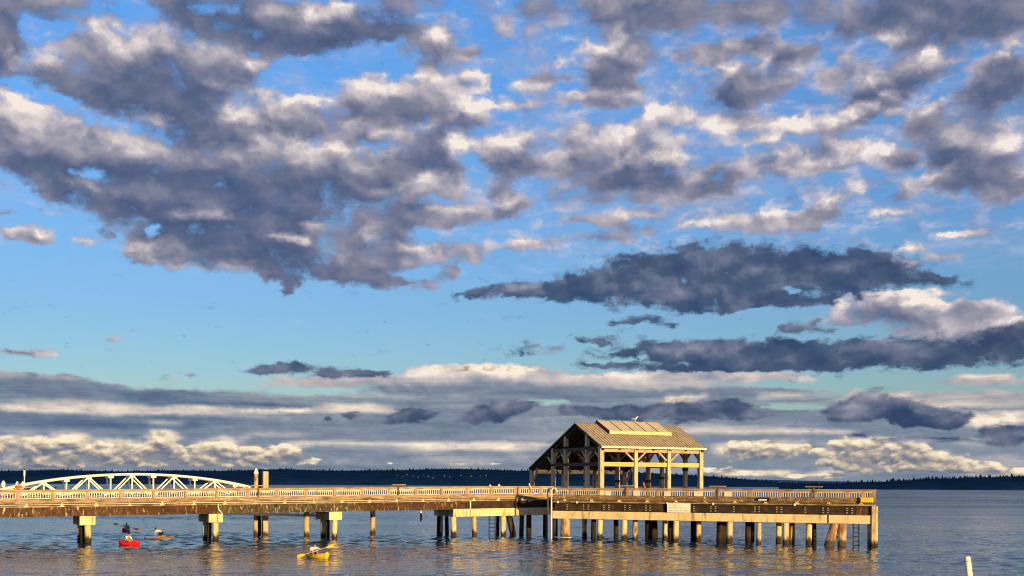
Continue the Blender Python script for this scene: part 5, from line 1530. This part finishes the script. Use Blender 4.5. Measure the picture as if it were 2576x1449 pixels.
s = TR.s_at(47, .75); p = TR.pt(s, .75, TOPZ - 1.03)
pr = thing('person', (0, 0, 0), 'person in a red shirt with pale emblem leaning on the trestle railing', 'person')
person(pr, standing(.2, 'rail', .94), RED, NAVY, hair=flat('reddish_hair', (.25, .03, .04)), k=1.06)
q = MB(); c = Vector((.235, 0, 1.17)); q.ball(c, (.02, .055, .055), 10, 6); q.build('shirt_emblem', flat('pale_emblem', (.8, .45, .3)), pr, smooth=True)
place(pr, p, R(-62))
p = SH.pt(4.6 + 1.2, 7.0, ZD)
p = at(1621, 1213, 138.0); p.z = ZD
pr = thing('person', (0, 0, 0), 'person in an orange jacket inside the open shelter, half behind a post', 'person')
person(pr, standing(.25, 'down', .86), ORANGE, DARK, hair=ORANGE, k=1.1)
place(pr, p, R(-160))

# gull on the roof
GC = SH.pt(8.05, 5.25, roof_z(5.25) + .42)
GC = at(1597, 1059.5, GC.y); 
zt = roof_z(5.25) + .425
gull = thing('seagull', (GC.x, GC.y, zt), 'white and grey seagull standing on the ridge of the shelter roof', 'bird')
m_w = flat('white_plumage', (.78, .76, .74)); m_g = flat('grey_wing_plumage', (.32, .33, .36)); m_beak = flat('yellow_beak', (.7, .42, .06))
kx = 1.45
V = [(-.18, 0, .20), (-.04, 0, .22), (.12, 0, .27), (.19, 0, .36), (.215, 0, .43), (-.36, 0, .19)]
skin_mesh('body', [Vector(v) * kx for v in V], [(0, 1), (1, 2), (2, 3), (3, 4), (0, 5)], [(.085 * kx, .075 * kx), (.11 * kx, .1 * kx), (.085 * kx, .09 * kx), .055 * kx, .06 * kx, .02 * kx], m_w, gull)
pw = parent_world(gull)
for y in (-1, 1):
    q = MB(); q.ball(pw + Vector((-.10, .095 * y, .24)) * kx, (.24 * kx, .03 * kx, .075 * kx), 10, 6); q.build('wing', m_g, gull, smooth=True)
    q = MB(); q.tube([pw + Vector((.02, .04 * y, .14)) * kx, pw + Vector((.02, .045 * y, 0)) * kx], .012 * kx, 6); q.tube([pw + Vector((.0, .045 * y, .006)) * kx, pw + Vector((.08, .05 * y, .006)) * kx], .012 * kx, 6); q.build('leg', m_beak, gull)
q = MB(); q.tube([pw + Vector((.26, 0, .43)) * kx, pw + Vector((.35, 0, .41)) * kx], [.018 * kx, .006 * kx], 6); q.build('beak', m_beak, gull)
gull.rotation_euler = (0, 0, R(-25))

# ------------------------------------------------------------------ everything above was laid out at 5 : 4; bring it to real size
K = 0.8
seen = set()
for o in list(bpy.data.objects):
    if o is cam:
        o.matrix_world = Matrix.Translation((0, 0, EYE * K)) @ Matrix.Rotation(R(90), 4, 'X') @ Matrix.Rotation(ROLL, 4, 'Z')
        continue
    o.location = Vector(o.location) * K
    if o.type == 'MESH' and o.data.name not in seen:
        seen.add(o.data.name); o.data.transform(Matrix.Scale(K, 4))
    for md in o.modifiers:
        if md.type == 'BEVEL': md.width *= K
